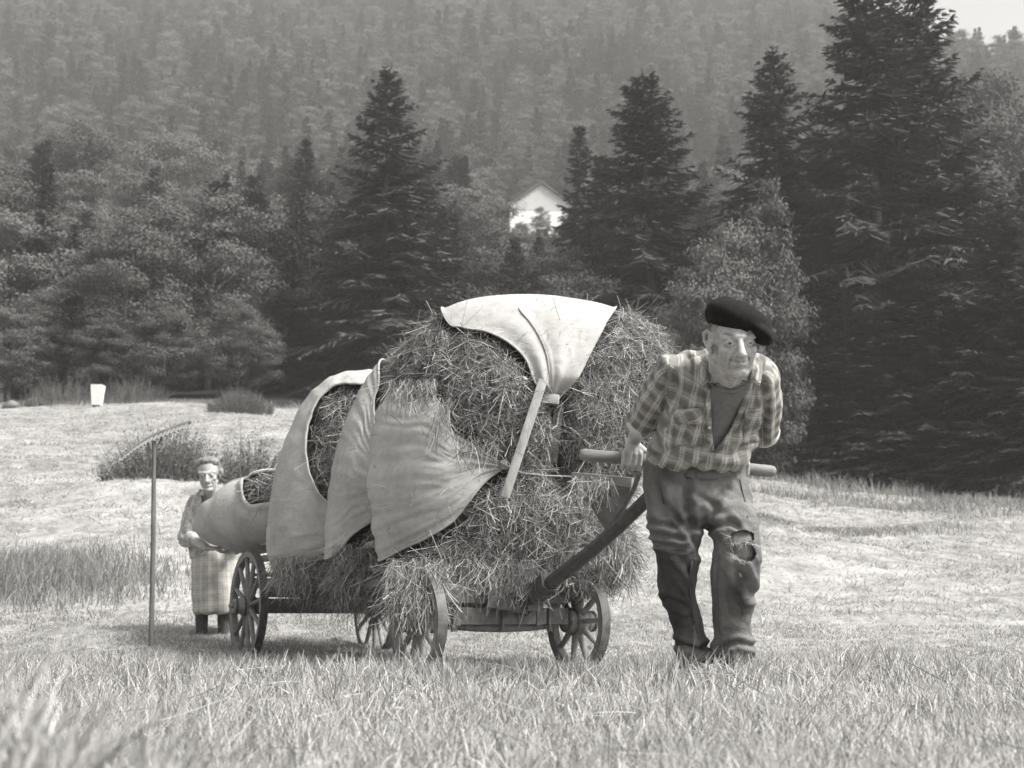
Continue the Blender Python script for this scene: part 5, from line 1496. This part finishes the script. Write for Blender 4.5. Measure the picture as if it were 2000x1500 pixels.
    displace(shm, d)
    set_cloth(shm, uv)
    VO = [(1386, 690), (1383, 742), (1386, 770), (1387, 800), (1388, 838), (1390, 862), (1394, 880), (1412, 862), (1430, 835), (1446, 795), (1454, 765), (1462, 735), (1478, 690), (1460, 640), (1400, 640)]
    bs = bvh_of(shm)
    cut(shm, VO, 4.80)
    so = fix(link('shirt', shm, M_SHIRT, root)); solid(so, .003)
    def sh_part(name, grid, off, mt=M_SHIRT, rot=0.0, bv=bs, parent=so, t=.003, Y0=4.6):
        me = on_front(bv, grid, off, Y0); V = getV(me)
        a = (V - np.array(neck)) @ np.array(sx); b = (V - np.array(neck)) @ np.array(ax); c_, s_ = math.cos(rot), math.sin(rot)
        set_cloth(me, np.stack([a * c_ + b * s_, -a * s_ + b * c_], 1)); o = link(name, me, mt, parent); solid(o, t); return o
    # collar points
    fixo = lambda o: fix(o)
    CG = [[(1392, 676, .01), (1384, 690, .012), (1376, 706, .012)], [(1388, 700, .012), (1380, 710, .016), (1371, 720, .012)], [(1386, 722, .010), (1378, 730, .018), (1368, 738, .010)], [(1385, 742, .006), (1377, 748, .016), (1367, 754, .006)]]
    def collar(pts, nm='collar'):
        V = [tuple(W(px, py, Y)) for row in pts for (px, py, Y) in row]; n, m = len(pts), len(pts[0])
        A = np.array(V).reshape(n, m, 3)
        k = 5; out = []
        for i in np.linspace(0, n - 1, (n - 1) * k + 1):
            i0 = min(int(i), n - 2); fi = i - i0; row = A[i0] * (1 - fi) + A[i0 + 1] * fi
            for j in np.linspace(0, m - 1, (m - 1) * k + 1):
                j0 = min(int(j), m - 2); fj = j - j0; out.append(row[j0] * (1 - fj) + row[j0 + 1] * fj)
        nn, mm = (n - 1) * k + 1, (m - 1) * k + 1
        F = [(i * mm + j, i * mm + j + 1, (i + 1) * mm + j + 1, (i + 1) * mm + j) for i in range(nn - 1) for j in range(mm - 1)]
        me = bpy.data.meshes.new(nm); me.from_pydata([tuple(v) for v in out], [], F); me.update(); me.polygons.foreach_set('use_smooth', np.ones(len(me.polygons), dtype=bool))
        V = getV(me); a = (V - np.array(neck)) @ np.array(sx); b = (V - np.array(neck)) @ np.array(ax); set_cloth(me, np.stack([a * .9 + b * .4, b * .9 - a * .4], 1))
        o = link(nm, me, M_SHIRT, so); solid(o, .004); return o
    collar([[(1394, 698, 4.72), (1389, 690, 4.69), (1382, 693, 4.66), (1372, 702, 4.64)], [(1390, 712, 4.64), (1387, 706, 4.61), (1379, 712, 4.595), (1368, 722, 4.60)], [(1388, 736, 4.60), (1385, 733, 4.575), (1377, 738, 4.565), (1367, 746, 4.58)], [(1387, 748, 4.595), (1384, 746, 4.575), (1377, 751, 4.568), (1367, 756, 4.585)]])
    collar([[(1466, 700, 4.70), (1474, 692, 4.67), (1482, 698, 4.64), (1490, 708, 4.64)], [(1464, 722, 4.62), (1471, 718, 4.58), (1479, 722, 4.56), (1488, 730, 4.585)], [(1462, 738, 4.60), (1468, 738, 4.565), (1476, 742, 4.55), (1485, 748, 4.575)], [(1463, 745, 4.60), (1469, 747, 4.575), (1476, 751, 4.565), (1482, 756, 4.585)]])
    # plackets along the opening, pockets with buttoned flaps, cuffs
    sh_part('placket', [[(x - 10, y, .000), (x - 5, y, .003), (x + 1, y, .002)] for x, y in ((1384, 748), (1387, 770), (1388, 800), (1389, 835), (1391, 860), (1395, 880))], .008)
    sh_part('placket', [[(x - 2, y, .002), (x + 4, y, .003), (x + 9, y, .000)] for x, y in ((1463, 742), (1456, 768), (1447, 797), (1432, 834), (1414, 862), (1397, 881))], .008)
    bn = lambda x, y: fix_in(x, y)
    def fix_in(x, y):
        d0 = ray(x, y); h = bs.ray_cast(EYE, d0); p = (h[0] if h[0] is not None else W(x, y, 4.6)) - d0.normalized() * .014
        b = MB(); b.lathe(p, d0, [(0, .0035), (0, .006), (.003, .006), (.003, .002)], 14); b.build('button', M_LINING, so, True)
    for x, y in ((1382, 790), (1386, 835), (1345, 826), (1474, 828)): fix_in(x, y)
    lf = lambda s, t: .004 * math.sin(math.pi * s) * t + .006 * t
    sh_part('pocket', quad_grid([(1318, 806), (1370, 803), (1372, 872), (1316, 868)], 12, 10), .007, rot=R(4))
    sh_part('pocket_flap', quad_grid([(1317, 799), (1371, 797), (1371, 829), (1318, 827)], 10, 12, lf), .012, rot=R(42))
    sh_part('pocket', quad_grid([(1456, 806), (1491, 802), (1486, 862), (1450, 866)], 12, 10), .007, rot=R(4))
    sh_part('pocket_flap', quad_grid([(1456, 800), (1492, 798), (1490, 832), (1453, 834)], 10, 12, lf), .012, rot=R(10))
    for el, sh, wr in ((el_r, sh_r, wr_r), (el_l, sh_l, wr_l)):
        d0 = (el - sh).normalized().lerp((wr - el).normalized(), .5).normalized(); c = el + (el - sh) * .11
        b = MB(); b.lathe(c, d0, [(-.012, .044), (-.018, .060), (-.004, .0665), (.022, .0645), (.032, .056), (.026, .045)], 28, True)
        o = b.build('cuff', M_LINING, so, True)
        me = o.data; V = getV(me); displace(me, .006 * noise_v(V, 26, 3))
    # undershirt
    N_ = Solid()
    N_.rings([(744, 1396, 1456, 4.64, .060), (752, 1384, 1464, 4.66, .088), (785, 1362, 1458, 4.73, .106), (820, 1348, 1452, 4.80, .108), (860, 1330, 1440, 4.86, .112), (900, 1320, 1430, 4.90, .11)])
    un = N_.melt('undershirt', .005, 6); V = getV(un); displace(un, .004 * noise_v(V, (20, 12, 9), 3))
    uo = fix(link('undershirt', un, M_UNDER, root))
    bu = bvh_of(un)
    me = on_front(bu, [[(x, y - 4, 0), (x, y, .002), (x, y + 4, 0)] for x, y in ((1388, 752), (1400, 760), (1418, 765), (1436, 765), (1450, 759), (1460, 750))], .004, 4.6); o = link('neckband', me, M_UNDER, uo); solid(o, .003)
    # boots
    for an, s in ((an_r, -1), (an_l, 1)):
        b = Solid(); g = -.012
        b.cap(Vector((an.x, an.y + .04, g + .05)), Vector((an.x + s * .02, an.y - .15, g + .038)), .046, .042, sx=1.0, sy=1.0); b.cap(Vector((an.x, an.y + .02, g + .05)), an + Vector((0, .01, .05)), .048, .05)
        me = b.melt('boot', .005, 5); o = fix(link('boot', me, M_BOOT, root))
        b = MB(); b.box(Vector((an.x + s * .01, an.y - .05, g + .006)), (.044, 0, 0), (-s * .012, -.14, 0), (0, 0, .012), .008); b.build('sole', M_BOOT, o, True)
man()

def woman():
    Yw = 10.0
    root = thing('person', 'grey-haired woman in a checked skirt smiling behind the rear bundle of the cart', 'person', tuple(W(415, 1272, Yw)))
    fix = lambda o: RV(o, root)
    Mh = Matrix.Translation(W(407, 927, 9.83)) @ Matrix.Rotation(R(6), 4, 'Z') @ Matrix.Rotation(R(-5), 4, 'Y') @ Matrix.Rotation(R(10), 4, 'X') @ Matrix.Scale(1.10, 4)
    neck = W(411, 972, 9.95); chest = W(410, 1010, 9.98); pelvis = W(416, 1085, 10.02)
    sh_r, sh_l = W(386, 984, 9.98), W(440, 980, 10.04); el_r, el_l = W(367, 1048, 9.96), W(470, 1040, 10.02)
    wr_r, wr_l = W(404, 1070, 9.70), W(462, 1076, 9.62)
    S = Solid(); head_solid(S, Mh, True)
    S.cap(Mh @ Vector((0, .018, -.06)), neck + Vector((0, .03, -.03)), .05, .056)
    S.cap(chest, pelvis, .11, .13, sx=1.1, sy=.8, side=(1, 0, 0)); S.cap(sh_r, sh_l, .055, .055)
    S.chain([sh_r, el_r], [.05, .04]); S.chain([el_r, el_r.lerp(wr_r, .4), wr_r], [.042, .042, .028]); S.chain([sh_l, el_l], [.05, .04]); S.chain([el_l, wr_l], [.042, .028])
    for x in (394, 437):
        a, k, f = W(x + (10 if x < 415 else -6), 1100, 10.02), W(x, 1200, 9.99), W(x, 1262, 10.02)
        S.chain([a, k], [.070, .034]); S.chain([k, k.lerp(f, .3), f], [.033, .033, .024]); S.cap(f, f + Vector((0, -.10, -.035)), .024, .022)
    # hands laid under the roll, fingers spread along it
    for wr, s in ((wr_r, 1), (wr_l, -1)):
        fd = Vector((s * .86, -.42, -.12)).normalized(); sd_ = fd.cross(Vector((0, 0, 1))).normalized(); pl = wr + fd * .055
        S.cap(wr, pl, .024, .026, sx=1.35, sy=.7, side=sd_)
        for i, (o, L) in enumerate(((-.030, .062), (-.010, .072), (.010, .068), (.029, .054))):
            a = pl + fd * .028 + sd_ * o; b = a + fd * L * .5 + Vector((0, 0, .004)); c = b + fd * L * .42 + Vector((0, 0, .016)); d0 = c + fd * L * .25 + Vector((0, 0, .018))
            S.chain([pl + sd_ * o * .7, a, b, c, d0], [.012, .0098, .009, .0085, .0072], n=10)
        S.chain([wr + fd * .03 + sd_ * -.026, wr + fd * .06 + sd_ * -.056 + Vector((0, 0, .012)), wr + fd * .09 + sd_ * -.062 + Vector((0, 0, .024))], [.014, .011, .0085], n=10)
    body = S.melt('body', .0036, 3); head_carve(body, Mh, True)
    bo = fix(link('body', body, M_SKINW, root))
    def hf(o): o.parent = bo; return o
    eyes(hf, Mh)
    brows(Mh, bo, 40, 5, w=.0014)
    A = Solid(); T = lambda p: Mh @ Vector(p); R3 = Mh.to_3x3()
    A.ell(T((0, .034, .050)), (.086, .096, .080), R3); A.ell(T((0, -.045, .100)), (.052, .036, .024), R3); A.ell(T((-.045, -.015, .085)), (.038, .045, .034), R3); A.ell(T((.045, -.015, .085)), (.038, .045, .034), R3)
    A.ell(T((.084, .03, .01)), (.018, .035, .036), R3); A.ell(T((-.078, .03, .01)), (.018, .04, .04), R3); A.ell(T((0, .11, .0)), (.05, .04, .045), R3)
    hm = A.melt('hair', .004, 6); V = getV(hm); displace(hm, .005 * noise_v(V, (40, 14, 14), 3) + .003 * noise_v(V, 30, 5))
    ho = fix(link('hair', hm, M_HAIRC, root)); ho.parent = bo; ho.location = (0, 0, 0)
    hv = strands(hm, 900, 44, None, (.012, .03), (.0010, .0016), False, .2, .0)
    link('hair_strands', np_mesh('hair_strands', *hv), M_BROW, ho)
    # blouse and skirt
    B = Solid()
    B.rings([(958, 392, 432, 9.96, .07), (966, 384, 442, 9.98, .10), (985, 374, 450, 10.0, .13), (1020, 366, 452, 10.0, .14), (1060, 370, 455, 10.02, .145), (1090, 374, 456, 10.02, .14)])
    B.chain([sh_r, sh_r.lerp(el_r, .5), el_r + (el_r - sh_r) * .05 + Vector((0.01, -.02, 0))], [.075, .078, .066]); B.chain([sh_l, el_l], [.075, .066]); B.cap(el_r, el_r.lerp(wr_r, .28), .066, .058); B.cap(el_l, el_l.lerp(wr_l, .3), .066, .055)
    bl = B.melt('blouse', .006, 4); V = getV(bl)
    set_cloth(bl, limb_uv(V, [(tuple(neck), tuple(pelvis), .15, 0), (tuple(sh_r), tuple(el_r), .075, .3), (tuple(sh_l), tuple(el_l), .075, .5), (tuple(el_r), tuple(wr_r), .06, .8)]))
    displace(bl, .010 * (1 - 2 * np.abs(noise_v(V + np.stack([V[:, 2] * .5] + [0 * V[:, 0]] * 2, 1), (14, 10, 7), 2))) + .006 * noise_v(V, 13, 4))
    cut(bl, [(394, 940), (398, 972), (409, 1000), (424, 978), (436, 945)], 9.98)
    bb = fix(link('blouse', bl, M_BLOUSE, root)); solid(bb, .005)
    b = MB(); bvb = bvh_of(bl)
    for pts in ([(393, 958), (398, 975), (408, 1000)], [(437, 958), (428, 976), (412, 1000)]):
        q = [(bvb.ray_cast(EYE, ray(x - 1 if x < 410 else x + 1, y))[0] or W(x, y, 9.85)) + Vector((0, -.012, 0)) for x, y in pts]; b.tube(q, .011, 8)
    b.build('collar', M_STOCK, bb, True)
    K = Solid()
    K.rings([(1060, 378, 455, 10.02, .13), (1080, 374, 459, 10.02, .155), (1110, 374, 464, 10.02, .17), (1145, 375, 467, 10.02, .175), (1178, 377, 470, 10.02, .18), (1196, 379, 470, 10.02, .18), (1199, 382, 466, 10.02, .165)], e=.95)
    sk = K.melt('skirt', .007, 4); V = getV(sk)
    uvk = limb_uv(V, [(tuple(pelvis + Vector((0, 0, .1))), tuple(W(420, 1260, 10.02)), .18, 0)])
    set_cloth(sk, uvk); ang = uvk[:, 0]
    displace(sk, .012 * np.sin(ang * 46 + 2 * noise_v(V, 3, 2)) * sstep(1060, 1200, proj(V)[:, 1]) * .8 + .010 * noise_v(V, (8, 8, 12), 4))
    fix(ko := link('skirt', sk, M_SKIRT, root))
    for x in (394, 437):
        b = Solid(); k, f = W(x, 1186, 9.99), W(x, 1262, 10.02); b.chain([k, k.lerp(f, .35), f], [.049, .049, .037]); fix(link('stocking', b.melt('stocking', .006, 3), M_STOCK, root))
        b = Solid(); b.cap(f + Vector((0, .03, -.025)), f + Vector((0, -.15, -.045)), .042, .036); fix(link('shoe', b.melt('shoe', .006, 3), M_BOOT, root))
M_HAIRC = mat_mottle('grey_hair_mass', 0.09, 0.22, 50, 0.6, 0.6, 0.004, (1, .4, .4), 0.3)
woman()
# ------------------------------------------------------------------ rake, bin, barn, bushes, stones
def rake():
    Yr = 8.6
    b0, t0 = W(295, 1262, Yr), W(301, 862, Yr)
    root = thing('hay_rake', 'tall wooden hay rake standing upright in the grass left of the woman, teeth uppermost', 'rake', tuple(b0))
    b = MB(); b.tube([b0, b0.lerp(t0, .5) + Vector((.004, 0, 0)), t0], [.017, .017, .014], 12); o = b.build('handle', M_HANDLE2, root, True); RV(o, root)
    q = [W(246, 889, Yr - .10), W(272, 868, Yr - .04), W(302, 851, Yr), W(338, 836, Yr + .04), W(372, 824, Yr + .10)]
    b = MB(); b.tube(q, [.012, .015, .017, .015, .012], 10); h = b.build('rake_head', M_HANDLE2, root, True); RV(h, root)
    for k in range(17):
        t = (k + .5) / 17 * 4; i = min(int(t), 3); p = q[i].lerp(q[i + 1], t - i)
        b = MB(); b.tube([p + Vector((0, .012, .012)), p + Vector((-.025, -.05, -.055))], [.011, .007], 7); b.build('tooth', M_HANDLE, h, True)
    for s in (-1, 1):
        b = MB(); b.tube([t0 + Vector((0, 0, -.09)), (q[1] if s < 0 else q[3]).lerp(q[2], .45)], .005, 6); RV(b.build('stay', M_HANDLE2, root, True), root)
M_HANDLE2 = mat_wood('ash_wood', 0.05, 0.15, 10, (1, 1, .2))
rake()
M_WHITE = mat_mottle('whitewash', 0.72, 0.9, 3, 0.9, 0.2, 0.02)
M_WHITE2 = mat_mottle('white_paint', 0.6, 0.75, 6, 0.8, 0.1, 0.004)
M_TILE = mat_mottle('roof_tiles', 0.10, 0.2, 3, 0.9, 0.6, 0.03, (1, 1, 6))
M_GABLE = mat_mottle('gable_boards', 0.40, 0.62, 2.5, 0.9, 0.5, 0.02, (7, 7, .5))
def bin_():
    Y = 52.0; c = W(188, 815, Y); c.z = float(gz(c.x, Y))
    root = thing('litter_bin', 'white tapered bin standing at the meadow edge in front of the trees', 'bin', tuple(c))
    k = .98
    b = MB(); V = []
    def rect(z, hx, hy): return [Vector((c.x + sx * hx, c.y + sy * hy, c.z + z)) for sx, sy in ((-1, -1), (1, -1), (1, 1), (-1, 1))]
    o_, i_ = [], []
    V = rect(.06, .17, .17) + rect(.90, .235, .235) + rect(.90, .205, .205) + rect(.12, .15, .15)
    F = [(3, 2, 1, 0)] + [(a, (a + 1) % 4, 4 + (a + 1) % 4, 4 + a) for a in range(4)] + [(4 + a, 4 + (a + 1) % 4, 8 + (a + 1) % 4, 8 + a) for a in range(4)] + [(8 + a, 8 + (a + 1) % 4, 12 + (a + 1) % 4, 12 + a) for a in range(4)] + [(12, 13, 14, 15)]
    b.add(V, F); RV(b.build('body', M_WHITE2, root), root)
    for sx in (-1, 1):
        b = MB(); b.box((c.x + sx * .13, c.y, c.z + .02), (.03, 0, 0), (0, .13, 0), (0, 0, .045), .005); RV(b.build('foot', M_WOOD, root), root)
bin_()
def house(name, label, cat, c, rot, wid, dep, wall_h, roof_h, gable=True, chim=(), windows=True):
    """gable front towards -y before turning"""
    root = thing(name, label, cat, tuple(c)); root.rotation_euler = (0, 0, rot)
    w2, d2 = wid / 2, dep / 2
    b = MB(); b.add([(-w2, -d2, -3), (w2, -d2, -3), (w2, d2, -3), (-w2, d2, -3), (-w2, -d2, wall_h), (w2, -d2, wall_h), (w2, d2, wall_h), (-w2, d2, wall_h), ],
                    [(0, 1, 5, 4), (1, 2, 6, 5), (2, 3, 7, 6), (3, 0, 4, 7)])
    wo = b.build('wall', M_WHITE, root)
    b = MB(); e = .02
    b.add([(-w2, -d2 - e, wall_h - .9), (w2, -d2 - e, wall_h - .9), (w2, -d2 - e, wall_h), (0, -d2 - e, wall_h + roof_h), (-w2, -d2 - e, wall_h), (-w2, d2 + e, wall_h - .9), (w2, d2 + e, wall_h - .9), (w2, d2 + e, wall_h), (0, d2 + e, wall_h + roof_h), (-w2, d2 + e, wall_h)],
          [(0, 1, 2, 3, 4), (9, 8, 7, 6, 5), (0, 4, 9, 5), (2, 1, 6, 7)])
    b.build('gable', M_GABLE, root)
    ov = .5; sl = roof_h / w2
    for s in (-1, 1):
        b = MB(); x1 = s * (w2 + ov); z1 = wall_h - ov * sl; t = .16
        b.add([(0, -d2 - ov, wall_h + roof_h + .06), (x1, -d2 - ov, z1 + .06), (x1, d2 + ov, z1 + .06), (0, d2 + ov, wall_h + roof_h + .06), (0, -d2 - ov, wall_h + roof_h + .06 + t), (x1, -d2 - ov, z1 + .06 + t), (x1, d2 + ov, z1 + .06 + t), (0, d2 + ov, wall_h + roof_h + .06 + t)],
              [(3, 2, 1, 0), (4, 5, 6, 7), (0, 1, 5, 4), (1, 2, 6, 5), (2, 3, 7, 6), (3, 0, 4, 7)])
        ro = b.build('roof', M_TILE, root)
    for (x, y, h) in chim:
        b = MB(); b.box((x, y, wall_h + roof_h * (1 - abs(x) / w2) + h / 2), (.28, 0, 0), (0, .28, 0), (0, 0, h / 2 + .5), .02); b.build('chimney', M_WHITE, ro)
    for x, z, ww, hh in ((-w2 * .55, wall_h * .45, .45, .6), (w2 * .4, wall_h * .45, .45, .6), (0, wall_h + roof_h * .25, .35, .45)) if windows else ():
        b = MB(); b.box((x, -d2 - .03, z), (ww, 0, 0), (0, .035, 0), (0, 0, hh), .01); f = b.build('window', M_WOODL, root)
        b = MB()
        for sx in (-1, 1):
            b.box((x + sx * ww * .46, -d2 - .062, z), (ww * .38, 0, 0), (0, .012, 0), (0, 0, hh * .86), 0)
        b.build('pane', M_DARKGLASS, f)
    return root
M_DARKGLASS = mat_mottle('dark_glass', 0.02, 0.03, 4, 0.15, 0, 0, None, 0.5)
Yb = 195.0; pb = W(1052, 456, Yb)
house('barn', 'white gabled farm building half hidden by trees on the hillside', 'barn', (pb.x, Yb, pb.z), R(4), 9.8, 11, 2.8, 3.5, True, ((-4.2, -3.2, .2), (2.9, -2.0, .5)), False)
ph = W(-84, 745, 60); 
house('cottage', 'white cottage glimpsed through leaves at the left edge of the photo', 'house', (ph.x, 60, float(gz(ph.x, 60)) + .2), R(20), 4.4, 6.0, 2.6, 1.6)
def weeds(cx, cy, rx, ry, h, n, seed, label, name='weed_clump'):
    rng = np.random.default_rng(seed); z0 = float(gz(cx, cy))
    t = thing(name, label, 'bush', (cx, cy, z0))
    u = np.clip(rng.normal(0, .42, (n, 2)), -.85, .85); x = cx + u[:, 0] * rx; y = cy + u[:, 1] * ry; fall = np.exp(-(u ** 2).sum(1) * 1.1)
    P = np.stack([x, y, gz(x, y)], 1); hh = h * fall * rng.uniform(.45, 1.1, n)
    D = np.stack([u[:, 0] * .45 + rng.normal(0, .16, n), rng.normal(0, .2, n), np.ones(n)], 1); D /= np.linalg.norm(D, axis=1, keepdims=True)
    st = ribbons(P, D, hh, rng.uniform(.008, .016, n), rng.normal(0, .2, (n, 3)), 3, True, rng.normal(0, .4, (n, 3)) + np.array([0, -1, 0]), rng)
    k = 26; PP = np.repeat(P, k, 0) + np.repeat(D * hh[:, None], k, 0) * rng.uniform(.2, 1.0, n * k)[:, None]
    DD = rng.normal(0, 1, (n * k, 3)); DD[:, 2] += .3; DD /= np.linalg.norm(DD, axis=1, keepdims=True)
    lf = ribbons(PP, DD, rng.uniform(.03, .09, n * k), rng.uniform(.008, .018, n * k), rng.normal(0, .3, (n * k, 3)), 2, True, None, rng)
    o = link('stems', np_mesh('stems', *st), M_TALL, t); RV(o, t); o = link('foliage', np_mesh('foliage', *lf), M_WEED, t); RV(o, t)
c = W(330, 935, 21.2); weeds(c.x, 21.4, 1.15, .8, 1.3, 1000, 3, 'wide dark clump of weeds behind the rake')
c = W(480, 925, 21.6); weeds(c.x, 21.9, .75, .5, 1.25, 460, 4, 'smaller dark clump of weeds right of the woman')
c = W(470, 800, 49); weeds(c.x, 49, 1.3, .8, 1.0, 900, 16, 'tuft of tall weeds under the spreading tree at the meadow edge')
def stone(px, row, Y, r, seed, label):
    c = W(px, row, Y); z = float(gz(c.x, Y)); me = bpy.data.meshes.new('boulder'); bm = bmesh.new(); bmesh.ops.create_icosphere(bm, subdivisions=3, radius=r)
    for v in bm.verts: v.co = v.co * (1 + .35 * mnoise.noise(v.co / r * .9 + Vector((seed, 0, 0))) + .12 * mnoise.noise(v.co / r * 3)); v.co.z *= .62
    bm.to_mesh(me); bm.free(); me.polygons.foreach_set('use_smooth', np.ones(len(me.polygons), dtype=bool))
    tag(link('boulder', me, M_STONE, None, (c.x, Y, z + r * .25)), label, 'boulder')
M_STONE = mat_mottle('lichen_stone', 0.09, 0.22, 2.2, 0.9, 0.7, 0.05)
stone(72, 790, 54.5, .5, 1, 'pale boulder under the leafy tree near the left edge')
stone(22, 800, 54, .4, 2, 'low boulder nearest the left edge of the photo')
c = W(262, 780, 55); weeds(c.x, 54.5, 1.6, .8, 1.3, 300, 8, 'low dark bush just right of the white bin')
c = W(110, 790, 54); weeds(c.x, 54, 2.2, .8, 1.4, 300, 9, 'low dark bush left of the white bin')
